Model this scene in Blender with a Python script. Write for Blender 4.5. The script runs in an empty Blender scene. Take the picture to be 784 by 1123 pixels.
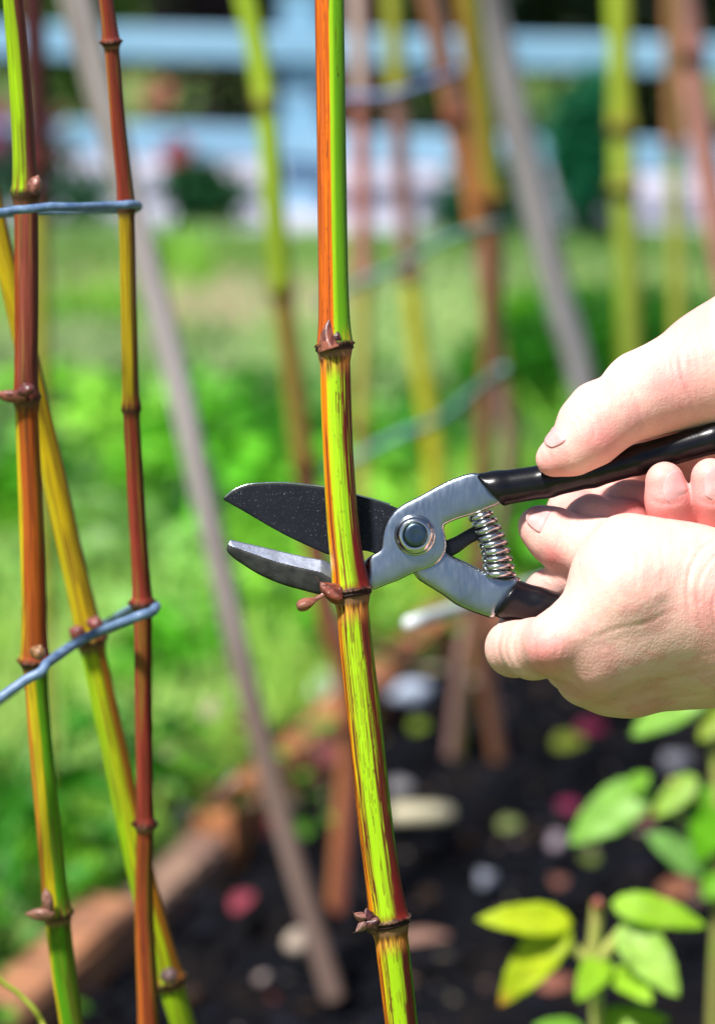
import bpy, math, random
import numpy as np
from mathutils import Vector, Matrix

random.seed(7); RNG = np.random.default_rng(7)
SC = bpy.context.scene
COL = SC.collection

# ------------------------------------------------------------------ camera frame
H = 0.95; PITCH = math.radians(13.0); F = 3530.0; CX, CY = 392.0, 561.5; D0 = 1.10
S = F / (D0 * 1000)                       # pixels per mm in the focus plane
CAM = np.array([0, 0, H]); RT = np.array([1.0, 0, 0])
FW = np.array([0, math.cos(PITCH), -math.sin(PITCH)]); UP = np.array([0, math.sin(PITCH), math.cos(PITCH)])

def Q(px, py, d):
    px = np.asarray(px, float)[..., None]; py = np.asarray(py, float)[..., None]; d = np.asarray(d, float)[..., None]
    return CAM + RT * (px - CX) / F * d + UP * (CY - py) / F * d + FW * d

def ray(px, py): return FW + RT * (px - CX) / F + UP * (CY - py) / F
def G(px, py, z=0.0):
    r = ray(px, py); return CAM + r * ((z - H) / r[2])
def V(px, py, Y):
    r = ray(px, py); return CAM + r * (Y / r[1])

# ------------------------------------------------------------------ object helpers
def link(o, parent=None):
    COL.objects.link(o)
    if parent is not None: o.parent = parent
    return o
def mesh_obj(name, verts, faces, mat, parent=None, smooth=True, cols=None, uvs=None):
    me = bpy.data.meshes.new(name)
    verts = np.asarray(verts, float)
    if isinstance(faces, np.ndarray):
        n = len(faces); k = faces.shape[1]
        me.vertices.add(len(verts)); me.vertices.foreach_set('co', verts.astype(np.float32).ravel())
        me.loops.add(n * k); me.loops.foreach_set('vertex_index', faces.astype(np.int32).ravel())
        me.polygons.add(n); me.polygons.foreach_set('loop_start', np.arange(0, n * k, k, dtype=np.int32))
        me.update(calc_edges=True)
    else:
        me.from_pydata([tuple(v) for v in verts], [], faces); me.update()
    me.validate()
    if smooth: me.polygons.foreach_set('use_smooth', np.ones(len(me.polygons), bool))
    if cols is not None:
        a = me.color_attributes.new('Col', 'FLOAT_COLOR', 'POINT')
        c = np.ones((len(verts), 4), np.float32); c[:, :3] = cols
        a.data.foreach_set('color', c.ravel())
    if uvs is not None:
        a = me.attributes.new('tuv', 'FLOAT_VECTOR', 'POINT')
        u = np.zeros((len(verts), 3), np.float32); u[:, :2] = uvs
        a.data.foreach_set('vector', u.ravel())
    if mat: me.materials.append(mat)
    o = bpy.data.objects.new(name, me)
    return link(o, parent)
def tag(o, label=None, cat=None, group=None, kind=None):
    if label: o['label'] = label
    if cat: o['category'] = cat
    if group: o['group'] = group
    if kind: o['kind'] = kind
    return o
def thing(name, label, cat, loc=(0, 0, 0), group=None):
    o = bpy.data.objects.new(name, None); o.empty_display_size = .02
    link(o); o.location = tuple(loc); return tag(o, label, cat, group)
def adopt(child, root):
    child.parent = root; child.matrix_parent_inverse = Matrix.Translation(root.location).inverted()
    return child
def P(name, verts, faces, mat, root, **k):
    return adopt(mesh_obj(name, verts, faces, mat, **k), root)

# ------------------------------------------------------------------ noise
def _h(ix, iy, seed):
    n = (ix.astype(np.int64) * 374761393 + iy.astype(np.int64) * 668265263 + seed * 974634777) & 0x7fffffff
    n = ((n ^ (n >> 13)) * 1274126177) & 0x7fffffff
    return ((n ^ (n >> 16)) & 0xffff) / 65535.0
def vn(x, y, seed=0):
    x = np.asarray(x, float); y = np.asarray(y, float)
    ix = np.floor(x); iy = np.floor(y); fx = x - ix; fy = y - iy
    fx = fx * fx * (3 - 2 * fx); fy = fy * fy * (3 - 2 * fy)
    a = _h(ix, iy, seed); b = _h(ix + 1, iy, seed); c = _h(ix, iy + 1, seed); d = _h(ix + 1, iy + 1, seed)
    return (a * (1 - fx) + b * fx) * (1 - fy) + (c * (1 - fx) + d * fx) * fy
def fbm(x, y, seed=0, o=4):
    r = 0; a = .5
    for k in range(o):
        r = r + a * vn(x * 2 ** k, y * 2 ** k, seed + k * 17); a *= .5
    return r
def sst(e0, e1, x):
    t = np.clip((x - e0) / (e1 - e0), 0, 1); return t * t * (3 - 2 * t)
def mixc(c, col, m):
    m = np.clip(np.asarray(m), 0, 1)[..., None]; return c * (1 - m) + np.array(col) * m

# ------------------------------------------------------------------ materials
class NT:
    def __init__(s, name):
        s.m = bpy.data.materials.new(name); s.m.use_nodes = True; s.t = s.m.node_tree; s.b = s.t.nodes['Principled BSDF']
    def n(s, ty, **k):
        nd = s.t.nodes.new(ty)
        for a, v in k.items():
            if a.startswith('i_'):
                key = a[2:].replace('_', ' '); nd.inputs[key].default_value = v
            else: setattr(nd, a, v)
        return nd
    def l(s, a, b): s.t.links.new(a, b)
    def set(s, **k):
        for a, v in k.items(): s.b.inputs[a.replace('_', ' ')].default_value = v
def coordnode(T, scale=(1, 1, 1), attr=None):
    if attr: c = T.n('ShaderNodeAttribute', attribute_name=attr); out = c.outputs['Vector']
    else: c = T.n('ShaderNodeTexCoord'); out = c.outputs['Object']
    m = T.n('ShaderNodeMapping'); m.inputs['Scale'].default_value = scale
    T.l(out, m.inputs['Vector']); return m.outputs['Vector']
def basic(name, c1, c2=None, rough=.6, scale=20, stretch=(1, 1, 1), bump=0.0, bscale=None, metallic=0, spec=.5, detail=6, bdist=.001, vcol=False, sss=0, sssr=(1, .3, .15), trans=0, coat=0, rvar=0, ramp=(.35, .65)):
    T = NT(name); co = coordnode(T, stretch)
    nz = T.n('ShaderNodeTexNoise'); nz.inputs['Scale'].default_value = scale; nz.inputs['Detail'].default_value = detail
    T.l(co, nz.inputs['Vector'])
    r = T.n('ShaderNodeMapRange'); r.inputs['From Min'].default_value = ramp[0]; r.inputs['From Max'].default_value = ramp[1]
    T.l(nz.outputs['Fac'], r.inputs['Value'])
    mx = T.n('ShaderNodeMix', data_type='RGBA'); T.l(r.outputs['Result'], mx.inputs['Factor'])
    if vcol:
        a = T.n('ShaderNodeAttribute', attribute_name='Col')
        m1 = T.n('ShaderNodeMix', data_type='RGBA', blend_type='MULTIPLY'); m1.inputs['Factor'].default_value = 1
        mx.inputs['A'].default_value = (*c1, 1); mx.inputs['B'].default_value = (*(c2 or c1), 1)
        T.l(a.outputs['Color'], m1.inputs['A']); T.l(mx.outputs['Result'], m1.inputs['B']); out = m1.outputs['Result']
    else:
        mx.inputs['A'].default_value = (*c1, 1); mx.inputs['B'].default_value = (*(c2 or c1), 1); out = mx.outputs['Result']
    T.l(out, T.b.inputs['Base Color'])
    T.set(Roughness=rough, Metallic=metallic, Specular_IOR_Level=spec)
    if rvar:
        rr = T.n('ShaderNodeMapRange'); rr.inputs['To Min'].default_value = rough - rvar; rr.inputs['To Max'].default_value = rough + rvar
        T.l(nz.outputs['Fac'], rr.inputs['Value']); T.l(rr.outputs['Result'], T.b.inputs['Roughness'])
    if coat: T.set(Coat_Weight=coat, Coat_Roughness=.2)
    if sss:
        T.set(Subsurface_Weight=sss, Subsurface_Scale=.004); T.b.inputs['Subsurface Radius'].default_value = sssr
    if bump:
        bz = T.n('ShaderNodeTexNoise'); bz.inputs['Scale'].default_value = bscale or scale * 3; bz.inputs['Detail'].default_value = 8
        T.l(co, bz.inputs['Vector'])
        bp = T.n('ShaderNodeBump'); bp.inputs['Strength'].default_value = bump; bp.inputs['Distance'].default_value = bdist
        T.l(bz.outputs['Fac'], bp.inputs['Height']); T.l(bp.outputs['Normal'], T.b.inputs['Normal'])
    if trans:      # thin leaf: light passes through
        tr = T.n('ShaderNodeBsdfTranslucent'); ad = T.n('ShaderNodeMixShader'); ad.inputs['Fac'].default_value = trans
        T.l(out, tr.inputs['Color']); T.l(T.b.outputs[0], ad.inputs[1]); T.l(tr.outputs[0], ad.inputs[2])
        T.l(ad.outputs[0], T.t.nodes['Material Output'].inputs['Surface'])
    return T.m

# cane skin: painted pigment + very fine lengthwise fibres, waxy gloss
def cane_material(name, rough=.38):
    T = NT(name)
    a = T.n('ShaderNodeAttribute', attribute_name='Col')
    co = coordnode(T, (60, 1.6, 1), 'tuv')
    nz = T.n('ShaderNodeTexNoise'); nz.inputs['Scale'].default_value = 1.0; nz.inputs['Detail'].default_value = 5
    T.l(co, nz.inputs['Vector'])
    r = T.n('ShaderNodeMapRange'); r.inputs['From Min'].default_value = .3; r.inputs['From Max'].default_value = .7
    r.inputs['To Min'].default_value = .72; r.inputs['To Max'].default_value = 1.15
    T.l(nz.outputs['Fac'], r.inputs['Value'])
    m = T.n('ShaderNodeMix', data_type='RGBA', blend_type='MULTIPLY'); m.inputs['Factor'].default_value = 1
    T.l(a.outputs['Color'], m.inputs['A']); T.l(r.outputs['Result'], m.inputs['B']); T.l(m.outputs['Result'], T.b.inputs['Base Color'])
    bp = T.n('ShaderNodeBump'); bp.inputs['Strength'].default_value = .25; bp.inputs['Distance'].default_value = .0004
    T.l(nz.outputs['Fac'], bp.inputs['Height']); T.l(bp.outputs['Normal'], T.b.inputs['Normal'])
    T.set(Roughness=rough, Specular_IOR_Level=.16)
    return T.m
M_CANE = cane_material('cane_skin', .45)
M_CANE_DRY = cane_material('dry_cane_skin', .7)

def skin_material():
    T = NT('skin')
    a = T.n('ShaderNodeAttribute', attribute_name='Col')
    co = coordnode(T)
    nz = T.n('ShaderNodeTexNoise'); nz.inputs['Scale'].default_value = 90; nz.inputs['Detail'].default_value = 6; T.l(co, nz.inputs['Vector'])
    mr = T.n('ShaderNodeMapRange'); mr.inputs['To Min'].default_value = .86; mr.inputs['To Max'].default_value = 1.12; T.l(nz.outputs['Fac'], mr.inputs['Value'])
    m = T.n('ShaderNodeMix', data_type='RGBA', blend_type='MULTIPLY'); m.inputs['Factor'].default_value = 1
    T.l(a.outputs['Color'], m.inputs['A']); T.l(mr.outputs['Result'], m.inputs['B']); T.l(m.outputs['Result'], T.b.inputs['Base Color'])
    vo = T.n('ShaderNodeTexVoronoi', feature='DISTANCE_TO_EDGE'); vo.inputs['Scale'].default_value = 620
    wp = T.n('ShaderNodeTexNoise'); wp.inputs['Scale'].default_value = 160; wp.inputs['Detail'].default_value = 3
    T.l(co, wp.inputs['Vector'])
    ad = T.n('ShaderNodeVectorMath', operation='MULTIPLY_ADD'); ad.inputs[1].default_value = (.006, .006, .006)
    T.l(wp.outputs['Color'], ad.inputs[0]); T.l(co, ad.inputs[2]); T.l(ad.outputs[0], vo.inputs['Vector'])
    pw = T.n('ShaderNodeMath', operation='POWER'); pw.inputs[1].default_value = .35; T.l(vo.outputs['Distance'], pw.inputs[0])
    # long creases running across the back of the hand towards the wrist
    co2 = coordnode(T, (1, 1, 1))
    mp = T.n('ShaderNodeMapping'); mp.inputs['Rotation'].default_value = (0, math.radians(18), 0); mp.inputs['Scale'].default_value = (1500, 500, 260)
    T.l(co, mp.inputs['Vector'])
    wr = T.n('ShaderNodeTexNoise'); wr.inputs['Scale'].default_value = 1; wr.inputs['Detail'].default_value = 4; wr.inputs['Distortion'].default_value = .6
    T.l(mp.outputs[0], wr.inputs['Vector'])
    sm = T.n('ShaderNodeMath', operation='MULTIPLY_ADD'); sm.inputs[1].default_value = 1.0; T.l(wr.outputs['Fac'], sm.inputs[0]); T.l(pw.outputs[0], sm.inputs[2])
    bp = T.n('ShaderNodeBump'); bp.inputs['Strength'].default_value = .45; bp.inputs['Distance'].default_value = .00028
    T.l(sm.outputs[0], bp.inputs['Height']); T.l(bp.outputs['Normal'], T.b.inputs['Normal'])
    T.set(Roughness=.5, Specular_IOR_Level=.38, Subsurface_Weight=.35, Subsurface_Scale=.004)
    T.b.inputs['Subsurface Radius'].default_value = (1, .32, .18)
    return T.m
M_SKIN = skin_material()
M_NAIL = basic('fingernail', (.64, .31, .31), (.72, .39, .38), rough=.38, scale=160, spec=.25, sss=.2)

def metal_material(name, c1, c2, rough, scr=.25, scale=900):
    T = NT(name); co = coordnode(T, (1, 1, 1))
    nz = T.n('ShaderNodeTexNoise'); nz.inputs['Scale'].default_value = 60; nz.inputs['Detail'].default_value = 8; T.l(co, nz.inputs['Vector'])
    mx = T.n('ShaderNodeMix', data_type='RGBA'); mx.inputs['A'].default_value = (*c1, 1); mx.inputs['B'].default_value = (*c2, 1)
    r = T.n('ShaderNodeMapRange'); r.inputs['From Min'].default_value = .35; r.inputs['From Max'].default_value = .65
    T.l(nz.outputs['Fac'], r.inputs['Value']); T.l(r.outputs['Result'], mx.inputs['Factor']); T.l(mx.outputs['Result'], T.b.inputs['Base Color'])
    mp = T.n('ShaderNodeMapping'); mp.inputs['Rotation'].default_value = (0, math.radians(35), 0); mp.inputs['Scale'].default_value = (1, 1, .06)
    T.l(co, mp.inputs['Vector'])
    fn = T.n('ShaderNodeTexNoise'); fn.inputs['Scale'].default_value = scale; fn.inputs['Detail'].default_value = 6; T.l(mp.outputs[0], fn.inputs['Vector'])
    rr = T.n('ShaderNodeMapRange'); rr.inputs['To Min'].default_value = rough - .1; rr.inputs['To Max'].default_value = rough + .14
    T.l(fn.outputs['Fac'], rr.inputs['Value']); T.l(rr.outputs['Result'], T.b.inputs['Roughness'])
    bp = T.n('ShaderNodeBump'); bp.inputs['Strength'].default_value = scr; bp.inputs['Distance'].default_value = .0001
    T.l(fn.outputs['Fac'], bp.inputs['Height']); T.l(bp.outputs['Normal'], T.b.inputs['Normal'])
    lw = T.n('ShaderNodeTexNoise'); lw.inputs['Scale'].default_value = 75; lw.inputs['Detail'].default_value = 2; T.l(co, lw.inputs['Vector'])
    b2 = T.n('ShaderNodeBump'); b2.inputs['Strength'].default_value = .5; b2.inputs['Distance'].default_value = .0012
    T.l(lw.outputs['Fac'], b2.inputs['Height']); T.l(bp.outputs['Normal'], b2.inputs['Normal']); T.l(b2.outputs['Normal'], T.b.inputs['Normal'])
    T.set(Metallic=1.0)
    return T.m
M_STEEL = metal_material('brushed_steel', (.36, .42, .50), (.24, .29, .36), .30)
M_CHROME = metal_material('polished_steel', (.62, .64, .66), (.5, .52, .54), .14, .08)
M_GROUND_STEEL = metal_material('ground_steel', (.52, .58, .72), (.42, .46, .60), .42, .5, 1500)
def coated_material():
    T = NT('black_blade_coating'); co = coordnode(T)
    nz = T.n('ShaderNodeTexNoise'); nz.inputs['Scale'].default_value = 140; nz.inputs['Detail'].default_value = 9; T.l(co, nz.inputs['Vector'])
    mx = T.n('ShaderNodeMix', data_type='RGBA'); mx.inputs['A'].default_value = (.004, .005, .009, 1); mx.inputs['B'].default_value = (.014, .016, .024, 1)
    T.l(nz.outputs['Fac'], mx.inputs['Factor'])
    vo = T.n('ShaderNodeTexNoise'); vo.inputs['Scale'].default_value = 2100; vo.inputs['Detail'].default_value = 2; T.l(co, vo.inputs['Vector'])
    r = T.n('ShaderNodeMapRange'); r.inputs['From Min'].default_value = .66; r.inputs['From Max'].default_value = .74; r.inputs['To Max'].default_value = .45; T.l(vo.outputs['Fac'], r.inputs['Value'])
    m2 = T.n('ShaderNodeMix', data_type='RGBA'); m2.inputs['B'].default_value = (.35, .37, .42, 1)
    T.l(r.outputs['Result'], m2.inputs['Factor']); T.l(mx.outputs['Result'], m2.inputs['A']); T.l(m2.outputs['Result'], T.b.inputs['Base Color'])
    T.set(Roughness=.5, Specular_IOR_Level=.16)
    bp = T.n('ShaderNodeBump'); bp.inputs['Strength'].default_value = .5; bp.inputs['Distance'].default_value = .0002
    T.l(vo.outputs['Fac'], bp.inputs['Height']); T.l(bp.outputs['Normal'], T.b.inputs['Normal'])
    return T.m
M_BLADE = coated_material()
M_GRIP = basic('black_grip_coating', (.003, .003, .005), (.006, .006, .009), rough=.27, scale=150, spec=.32, bump=.15, bscale=900, bdist=.0002)
M_WIRE = basic('blue_coated_wire', (.07, .13, .26), (.16, .25, .40), rough=.45, scale=160, bump=.5, bscale=500, bdist=.0008)
M_WIRE2 = basic('teal_twine', (.10, .26, .24), (.18, .34, .33), rough=.8, scale=200, bump=.5, bscale=600)

def assign2(o, mats):
    for m in mats: o.data.materials.append(m)

# ------------------------------------------------------------------ splines, tubes
def cr(pts, n):
    p = np.array(pts, float); p = np.vstack([2 * p[0] - p[1], p, 2 * p[-1] - p[-2]])
    seg = len(p) - 3; u = np.linspace(0, seg, n); i = np.minimum(u.astype(int), seg - 1); t = (u - i)[:, None]
    a, b, c, d = p[i], p[i + 1], p[i + 2], p[i + 3]
    return .5 * (2 * b + (c - a) * t + (2 * a - 5 * b + 4 * c - d) * t * t + (3 * b - a - 3 * c + d) * t ** 3)
def tube(C, rad, nseg=12, rfun=None, cap=True):
    """swept tube; theta 0 faces the camera side, +90 deg to the right. returns verts, quads, theta, s"""
    C = np.asarray(C, float); n = len(C)
    T = np.gradient(C, axis=0); T /= np.linalg.norm(T, axis=1)[:, None] + 1e-12
    ref = -FW
    if abs(np.mean(T @ ref)) > .8: ref = UP
    N = ref - T * (T @ ref)[:, None]; nn = np.linalg.norm(N, axis=1)
    for i in range(n):
        if nn[i] < .15: N[i] = N[i - 1] if i else UP
    N /= np.linalg.norm(N, axis=1)[:, None]
    B = np.cross(T, N)
    if np.mean(B @ RT) < 0: B = -B; flip = True
    else: flip = False
    s = np.concatenate([[0], np.cumsum(np.linalg.norm(np.diff(C, axis=0), axis=1))])
    th = np.linspace(-math.pi, math.pi, nseg, endpoint=False)
    rad = np.broadcast_to(np.asarray(rad, float), (n,))
    R = np.repeat(rad[:, None], nseg, 1)
    if rfun is not None: R = R * rfun(s[:, None], th[None, :])
    Vv = C[:, None] + R[..., None] * (np.cos(th)[None, :, None] * N[:, None] + np.sin(th)[None, :, None] * B[:, None])
    idx = np.arange(n * nseg).reshape(n, nseg); nx = np.roll(idx, -1, 1)
    q = np.stack([idx[:-1], nx[:-1], nx[1:], idx[1:]], -1).reshape(-1, 4)
    if flip: q = q[:, ::-1]
    Vf = Vv.reshape(-1, 3)
    TH = np.repeat(th[None], n, 0).ravel(); SS = np.repeat(s[:, None], nseg, 1).ravel()
    if cap:
        Vf = np.vstack([Vf, C[0], C[-1]]); a = n * nseg; b = a + 1
        c0 = np.stack([idx[0], np.full(nseg, a), np.full(nseg, a), nx[0]], -1); c1 = np.stack([idx[-1], nx[-1], np.full(nseg, b), np.full(nseg, b)], -1)
        # caps as triangles kept apart
        TH = np.append(TH, [0, 0]); SS = np.append(SS, [0, s[-1]])
        tri0 = [(int(nx[0][k]), int(idx[0][k]), a) for k in range(nseg)]; tri1 = [(int(idx[-1][k]), int(nx[-1][k]), b) for k in range(nseg)]
        if flip: tri0 = [t[::-1] for t in tri0]; tri1 = [t[::-1] for t in tri1]
        faces = [tuple(int(x) for x in f) for f in q] + tri0 + tri1
        return Vf, faces, TH, SS
    return Vf, q, TH, SS

# ------------------------------------------------------------------ signed distance modelling (mm space: X=px/S, Y=-py/S, Z=towards camera)
def mmp(px, py, w): return np.array([px / S, -py / S, w])
def to_world(v):
    return Q(v[:, 0] * S, -v[:, 1] * S, D0 - v[:, 2] / 1000.0)
class Field:
    def __init__(s, lo, hi, h):
        s.h = h; s.lo = np.array(lo, float); s.n = np.ceil((np.array(hi) - s.lo) / h).astype(int) + 1
        s.v = np.full(s.n, 50.0, np.float32)
    def axes(s, a=None, b=None):
        ax = []
        sl = []
        for k in range(3):
            i0 = 0 if a is None else max(0, int((a[k] - s.lo[k]) / s.h)); i1 = s.n[k] if b is None else min(s.n[k], int((b[k] - s.lo[k]) / s.h) + 2)
            i1 = max(i1, i0); sl.append(slice(i0, i1)); ax.append((s.lo[k] + np.arange(i0, i1) * s.h).astype(np.float32))
        return ax[0][:, None, None], ax[1][None, :, None], ax[2][None, None, :], tuple(sl)
    def cap(s, a, b, ra, rb, k=3.0, m=9.0, flat=None):
        a = np.array(a, float); b = np.array(b, float); R = max(ra, rb) + m
        X, Y, Z, sl = s.axes(np.minimum(a, b) - R, np.maximum(a, b) + R)
        d = b - a; L = max(d @ d, 1e-6)
        t = np.clip(((X - a[0]) * d[0] + (Y - a[1]) * d[1] + (Z - a[2]) * d[2]) / L, 0, 1)
        dd = np.sqrt((X - a[0] - t * d[0]) ** 2 + (Y - a[1] - t * d[1]) ** 2 + (Z - a[2] - t * d[2]) ** 2) - (ra + (rb - ra) * t)
        s.v[sl] = smin(s.v[sl], dd, k)
    def chain(s, pts, k=3.0):
        for p, q in zip(pts[:-1], pts[1:]): s.cap(mmp(*p[:3]), mmp(*q[:3]), p[3], q[3], k)
    def groove(s, pts, r=.6, k=1.0):
        """carve a skin crease along a polyline"""
        for p, q in zip(pts[:-1], pts[1:]):
            a = mmp(*p); b = mmp(*q); R = r + 3
            X, Y, Z, sl = s.axes(np.minimum(a, b) - R, np.maximum(a, b) + R)
            d = b - a; L = max(d @ d, 1e-6)
            t = np.clip(((X - a[0]) * d[0] + (Y - a[1]) * d[1] + (Z - a[2]) * d[2]) / L, 0, 1)
            dd = np.sqrt((X - a[0] - t * d[0]) ** 2 + (Y - a[1] - t * d[1]) ** 2 + (Z - a[2] - t * d[2]) ** 2) - r
            s.v[sl] = -smin(-s.v[sl], dd, k)
    def merge(s, o, k): s.v = smin(s.v, o.v, k)
    def like(s):
        f = Field.__new__(Field); f.h = s.h; f.lo = s.lo; f.n = s.n; f.v = np.full(s.n, 50.0, np.float32); return f
def smin(a, b, k):
    h = np.maximum(k - np.abs(a - b), 0) / k
    return np.minimum(a, b) - h * h * k * .25
def surface_nets(f, it=2):
    v = f.v; ins = v < 0
    nx, ny, nz = v.shape
    acc = np.zeros((nx - 1, ny - 1, nz - 1, 3), np.float32); cnt = np.zeros((nx - 1, ny - 1, nz - 1), np.float32)
    cs = [(i, j, k) for i in (0, 1) for j in (0, 1) for k in (0, 1)]
    def cor(c, A): return A[c[0]:nx - 1 + c[0], c[1]:ny - 1 + c[1], c[2]:nz - 1 + c[2]]
    for ax in range(3):
        for c in cs:
            if c[ax]: continue
            c2 = list(c); c2[ax] = 1; c2 = tuple(c2)
            a = cor(c, v); b = cor(c2, v); x = (a < 0) != (b < 0)
            t = np.where(x, a / np.where(x, a - b, 1), 0)
            for q in range(3): acc[..., q] += np.where(x, c[q] + (t if q == ax else 0), 0)
            cnt += x
    act = cnt > 0; idx = np.full(act.shape, -1, np.int64); idx[act] = np.arange(act.sum())
    I = np.argwhere(act)
    P_ = (I + acc[act] / cnt[act][:, None]) * f.h + f.lo
    quads = []
    for ax in range(3):
        o1, o2 = (ax + 1) % 3, (ax + 2) % 3
        s0 = [slice(None)] * 3; s1 = [slice(None)] * 3; s0[ax] = slice(0, -1); s1[ax] = slice(1, None)
        A = ins[tuple(s0)]; B = ins[tuple(s1)]
        for flip, msk in ((False, A & ~B), (True, ~A & B)):
            e = np.argwhere(msk); e = e[(e[:, o1] > 0) & (e[:, o2] > 0) & (e[:, o1] < v.shape[o1] - 1) & (e[:, o2] < v.shape[o2] - 1)]
            if not len(e): continue
            d1 = np.zeros(3, int); d1[o1] = 1; d2 = np.zeros(3, int); d2[o2] = 1
            g = lambda p: idx[p[:, 0], p[:, 1], p[:, 2]]
            q = np.stack([g(e - d1 - d2), g(e - d2), g(e), g(e - d1)], -1)
            if flip: q = q[:, ::-1]
            quads.append(q)
    Qd = np.vstack(quads); Qd = Qd[(Qd >= 0).all(1)]
    for _ in range(it):      # light umbrella smoothing
        sm = np.zeros_like(P_); c = np.zeros(len(P_))
        for k in range(4):
            a = Qd[:, k]; b = Qd[:, (k + 1) % 4]
            for q in range(3): sm[:, q] += np.bincount(a, P_[b, q], len(P_))
            c += np.bincount(a, minlength=len(P_))
            for q in range(3): sm[:, q] += np.bincount(b, P_[a, q], len(P_))
            c += np.bincount(b, minlength=len(P_))
        P_ = P_ * .5 + .5 * sm / np.maximum(c, 1)[:, None]
    return P_, Qd
def poly_sdf(X, Y, pts):
    p = np.array(pts, float); d = np.full(np.broadcast(X, Y).shape, 1e9); sgn = np.ones(d.shape)
    n = len(p); j = n - 1
    for i in range(n):
        ex, ey = p[j] - p[i]; wx = X - p[i][0]; wy = Y - p[i][1]
        t = np.clip((wx * ex + wy * ey) / (ex * ex + ey * ey + 1e-12), 0, 1)
        d = np.minimum(d, (wx - ex * t) ** 2 + (wy - ey * t) ** 2)
        c1 = Y >= p[i][1]; c2 = Y < p[j][1]; c3 = ex * wy > ey * wx
        sgn = np.where((c1 & c2 & c3) | (~c1 & ~c2 & ~c3), -sgn, sgn); j = i
    return sgn * np.sqrt(d)
def smooth_poly(pts, n=160):
    p = np.array(pts, float); p = np.vstack([p[-1], p, p[0], p[1]]); seg = len(p) - 3
    u = np.linspace(0, seg, n, endpoint=False); i = u.astype(int); t = (u - i)[:, None]
    a, b, c, d = p[i], p[i + 1], p[i + 2], p[i + 3]
    return .5 * (2 * b + (c - a) * t + (2 * a - 5 * b + 4 * c - d) * t * t + (3 * b - a - 3 * c + d) * t ** 3)
def plate(pts_px, w0, w1, r, h=.4, smooth=True, extra=None, crown=0.0):
    """rounded extrusion of an outline; returns mm verts + quads"""
    pts = smooth_poly(pts_px) if smooth else np.array(pts_px, float)
    pts = np.stack([pts[:, 0] / S, -pts[:, 1] / S], 1)
    lo = [pts[:, 0].min() - 1.5, pts[:, 1].min() - 1.5, w0 - 1.5]; hi = [pts[:, 0].max() + 1.5, pts[:, 1].max() + 1.5, w1 + 1.5]
    f = Field(lo, hi, h); X, Y, Z, _ = f.axes()
    d2 = poly_sdf(X[:, :, 0], Y[:, :, 0], pts)[:, :, None] + r
    dz = np.abs(Z - (w0 + w1) / 2) - (w1 - w0) / 2 + r + crown * np.exp(-np.maximum(-(d2 - r), 0) / 2.2)
    v = np.sqrt(np.maximum(d2, 0) ** 2 + np.maximum(dz, 0) ** 2) + np.minimum(np.maximum(d2, dz), 0) - r
    if extra is not None: v = extra(v, X, Y, Z, d2 - r)
    f.v = v.astype(np.float32)
    return surface_nets(f, 2)

# ================================================================== SECATEURS
sec = thing('secateurs', 'steel secateurs with black blade and black grips open around the thick cane', 'secateurs', Q(455, 586, D0))
def sec_part(name, vq, mat, parent=None):
    o = mesh_obj(name, to_world(vq[0]), vq[1], mat); adopt(o, sec)
    if parent is not None: o.parent = parent; o.matrix_parent_inverse = Matrix.Translation(sec.location).inverted()
    return o
# front forging: hooked jaw + neck + upper arm
body_pts = [(549, 551), (546, 538), (538, 527), (526, 520), (516, 519), (497, 525), (480, 533), (462, 543), (446, 551), (434, 559), (425, 570), (420, 582), (418, 594), (417, 602),
            (409, 608), (398, 611), (382, 616), (360, 614), (340, 611), (319, 606.5), (298, 602), (276, 597), (262, 594), (253, 592), (250, 597), (248.6, 604),
            (256, 612), (266, 619), (280, 628), (294, 635), (312, 642), (330, 647), (350, 652), (375, 654), (396, 651), (412, 646), (425, 641), (436, 637), (444, 633), (454, 628.5), (463, 625.5), (473, 622),
            (482, 616), (488, 607), (490, 597), (488, 586), (487, 577), (494, 572.5), (506, 568), (520, 564), (535, 558)]
jaw_split = [(248, 597), (276, 607), (305, 617), (330, 623), (352, 628), (372, 640)]
def body_extra(v, X, Y, Z, d):
    # the jaw: ground bevel sloping back from a line below its cutting edge
    xs = np.array([p[0] / S for p in jaw_split]); ys = np.array([-p[1] / S for p in jaw_split])
    yl = np.interp(X, xs, ys)
    m = sst(410 / S, 385 / S, X)
    plane = (Z - 3.6) * .80 + (Y - yl) * .60          # tilted plane through the split line
    v2 = np.maximum(v, plane)
    # shallow relief on the arm: the neck steps down from the boss
    return v * (1 - m) + v2 * m
bv = plate(body_pts, -1.0, 3.9, .8, .38, extra=body_extra, crown=.75)
body = sec_part('front_jaw_and_arm', bv, M_STEEL)
body.data.materials.append(M_GROUND_STEEL)
M_JAW = basic('dark_forged_steel', (.012, .013, .013), (.035, .037, .035), rough=.55, scale=260, spec=.4, bump=.6, bscale=2600, bdist=.00025, metallic=.3)
body.data.materials.append(M_JAW)
mi = np.zeros(len(body.data.polygons), np.int32)
cen = bv[0][bv[1]].mean(1); A_ = bv[0][bv[1]]
nrm = np.cross(A_[:, 2] - A_[:, 0], A_[:, 3] - A_[:, 1]); nrm /= np.linalg.norm(nrm, axis=1)[:, None] + 1e-9
yl = np.interp(cen[:, 0], [p[0] / S for p in jaw_split], [-p[1] / S for p in jaw_split])
jawm = cen[:, 0] < 392 / S
mi[jawm & (cen[:, 1] < yl + .15)] = 2
mi[jawm & (cen[:, 1] >= yl + .15)] = 1
if len(mi) == len(bv[1]): body.data.polygons.foreach_set('material_index', mi)
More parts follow.
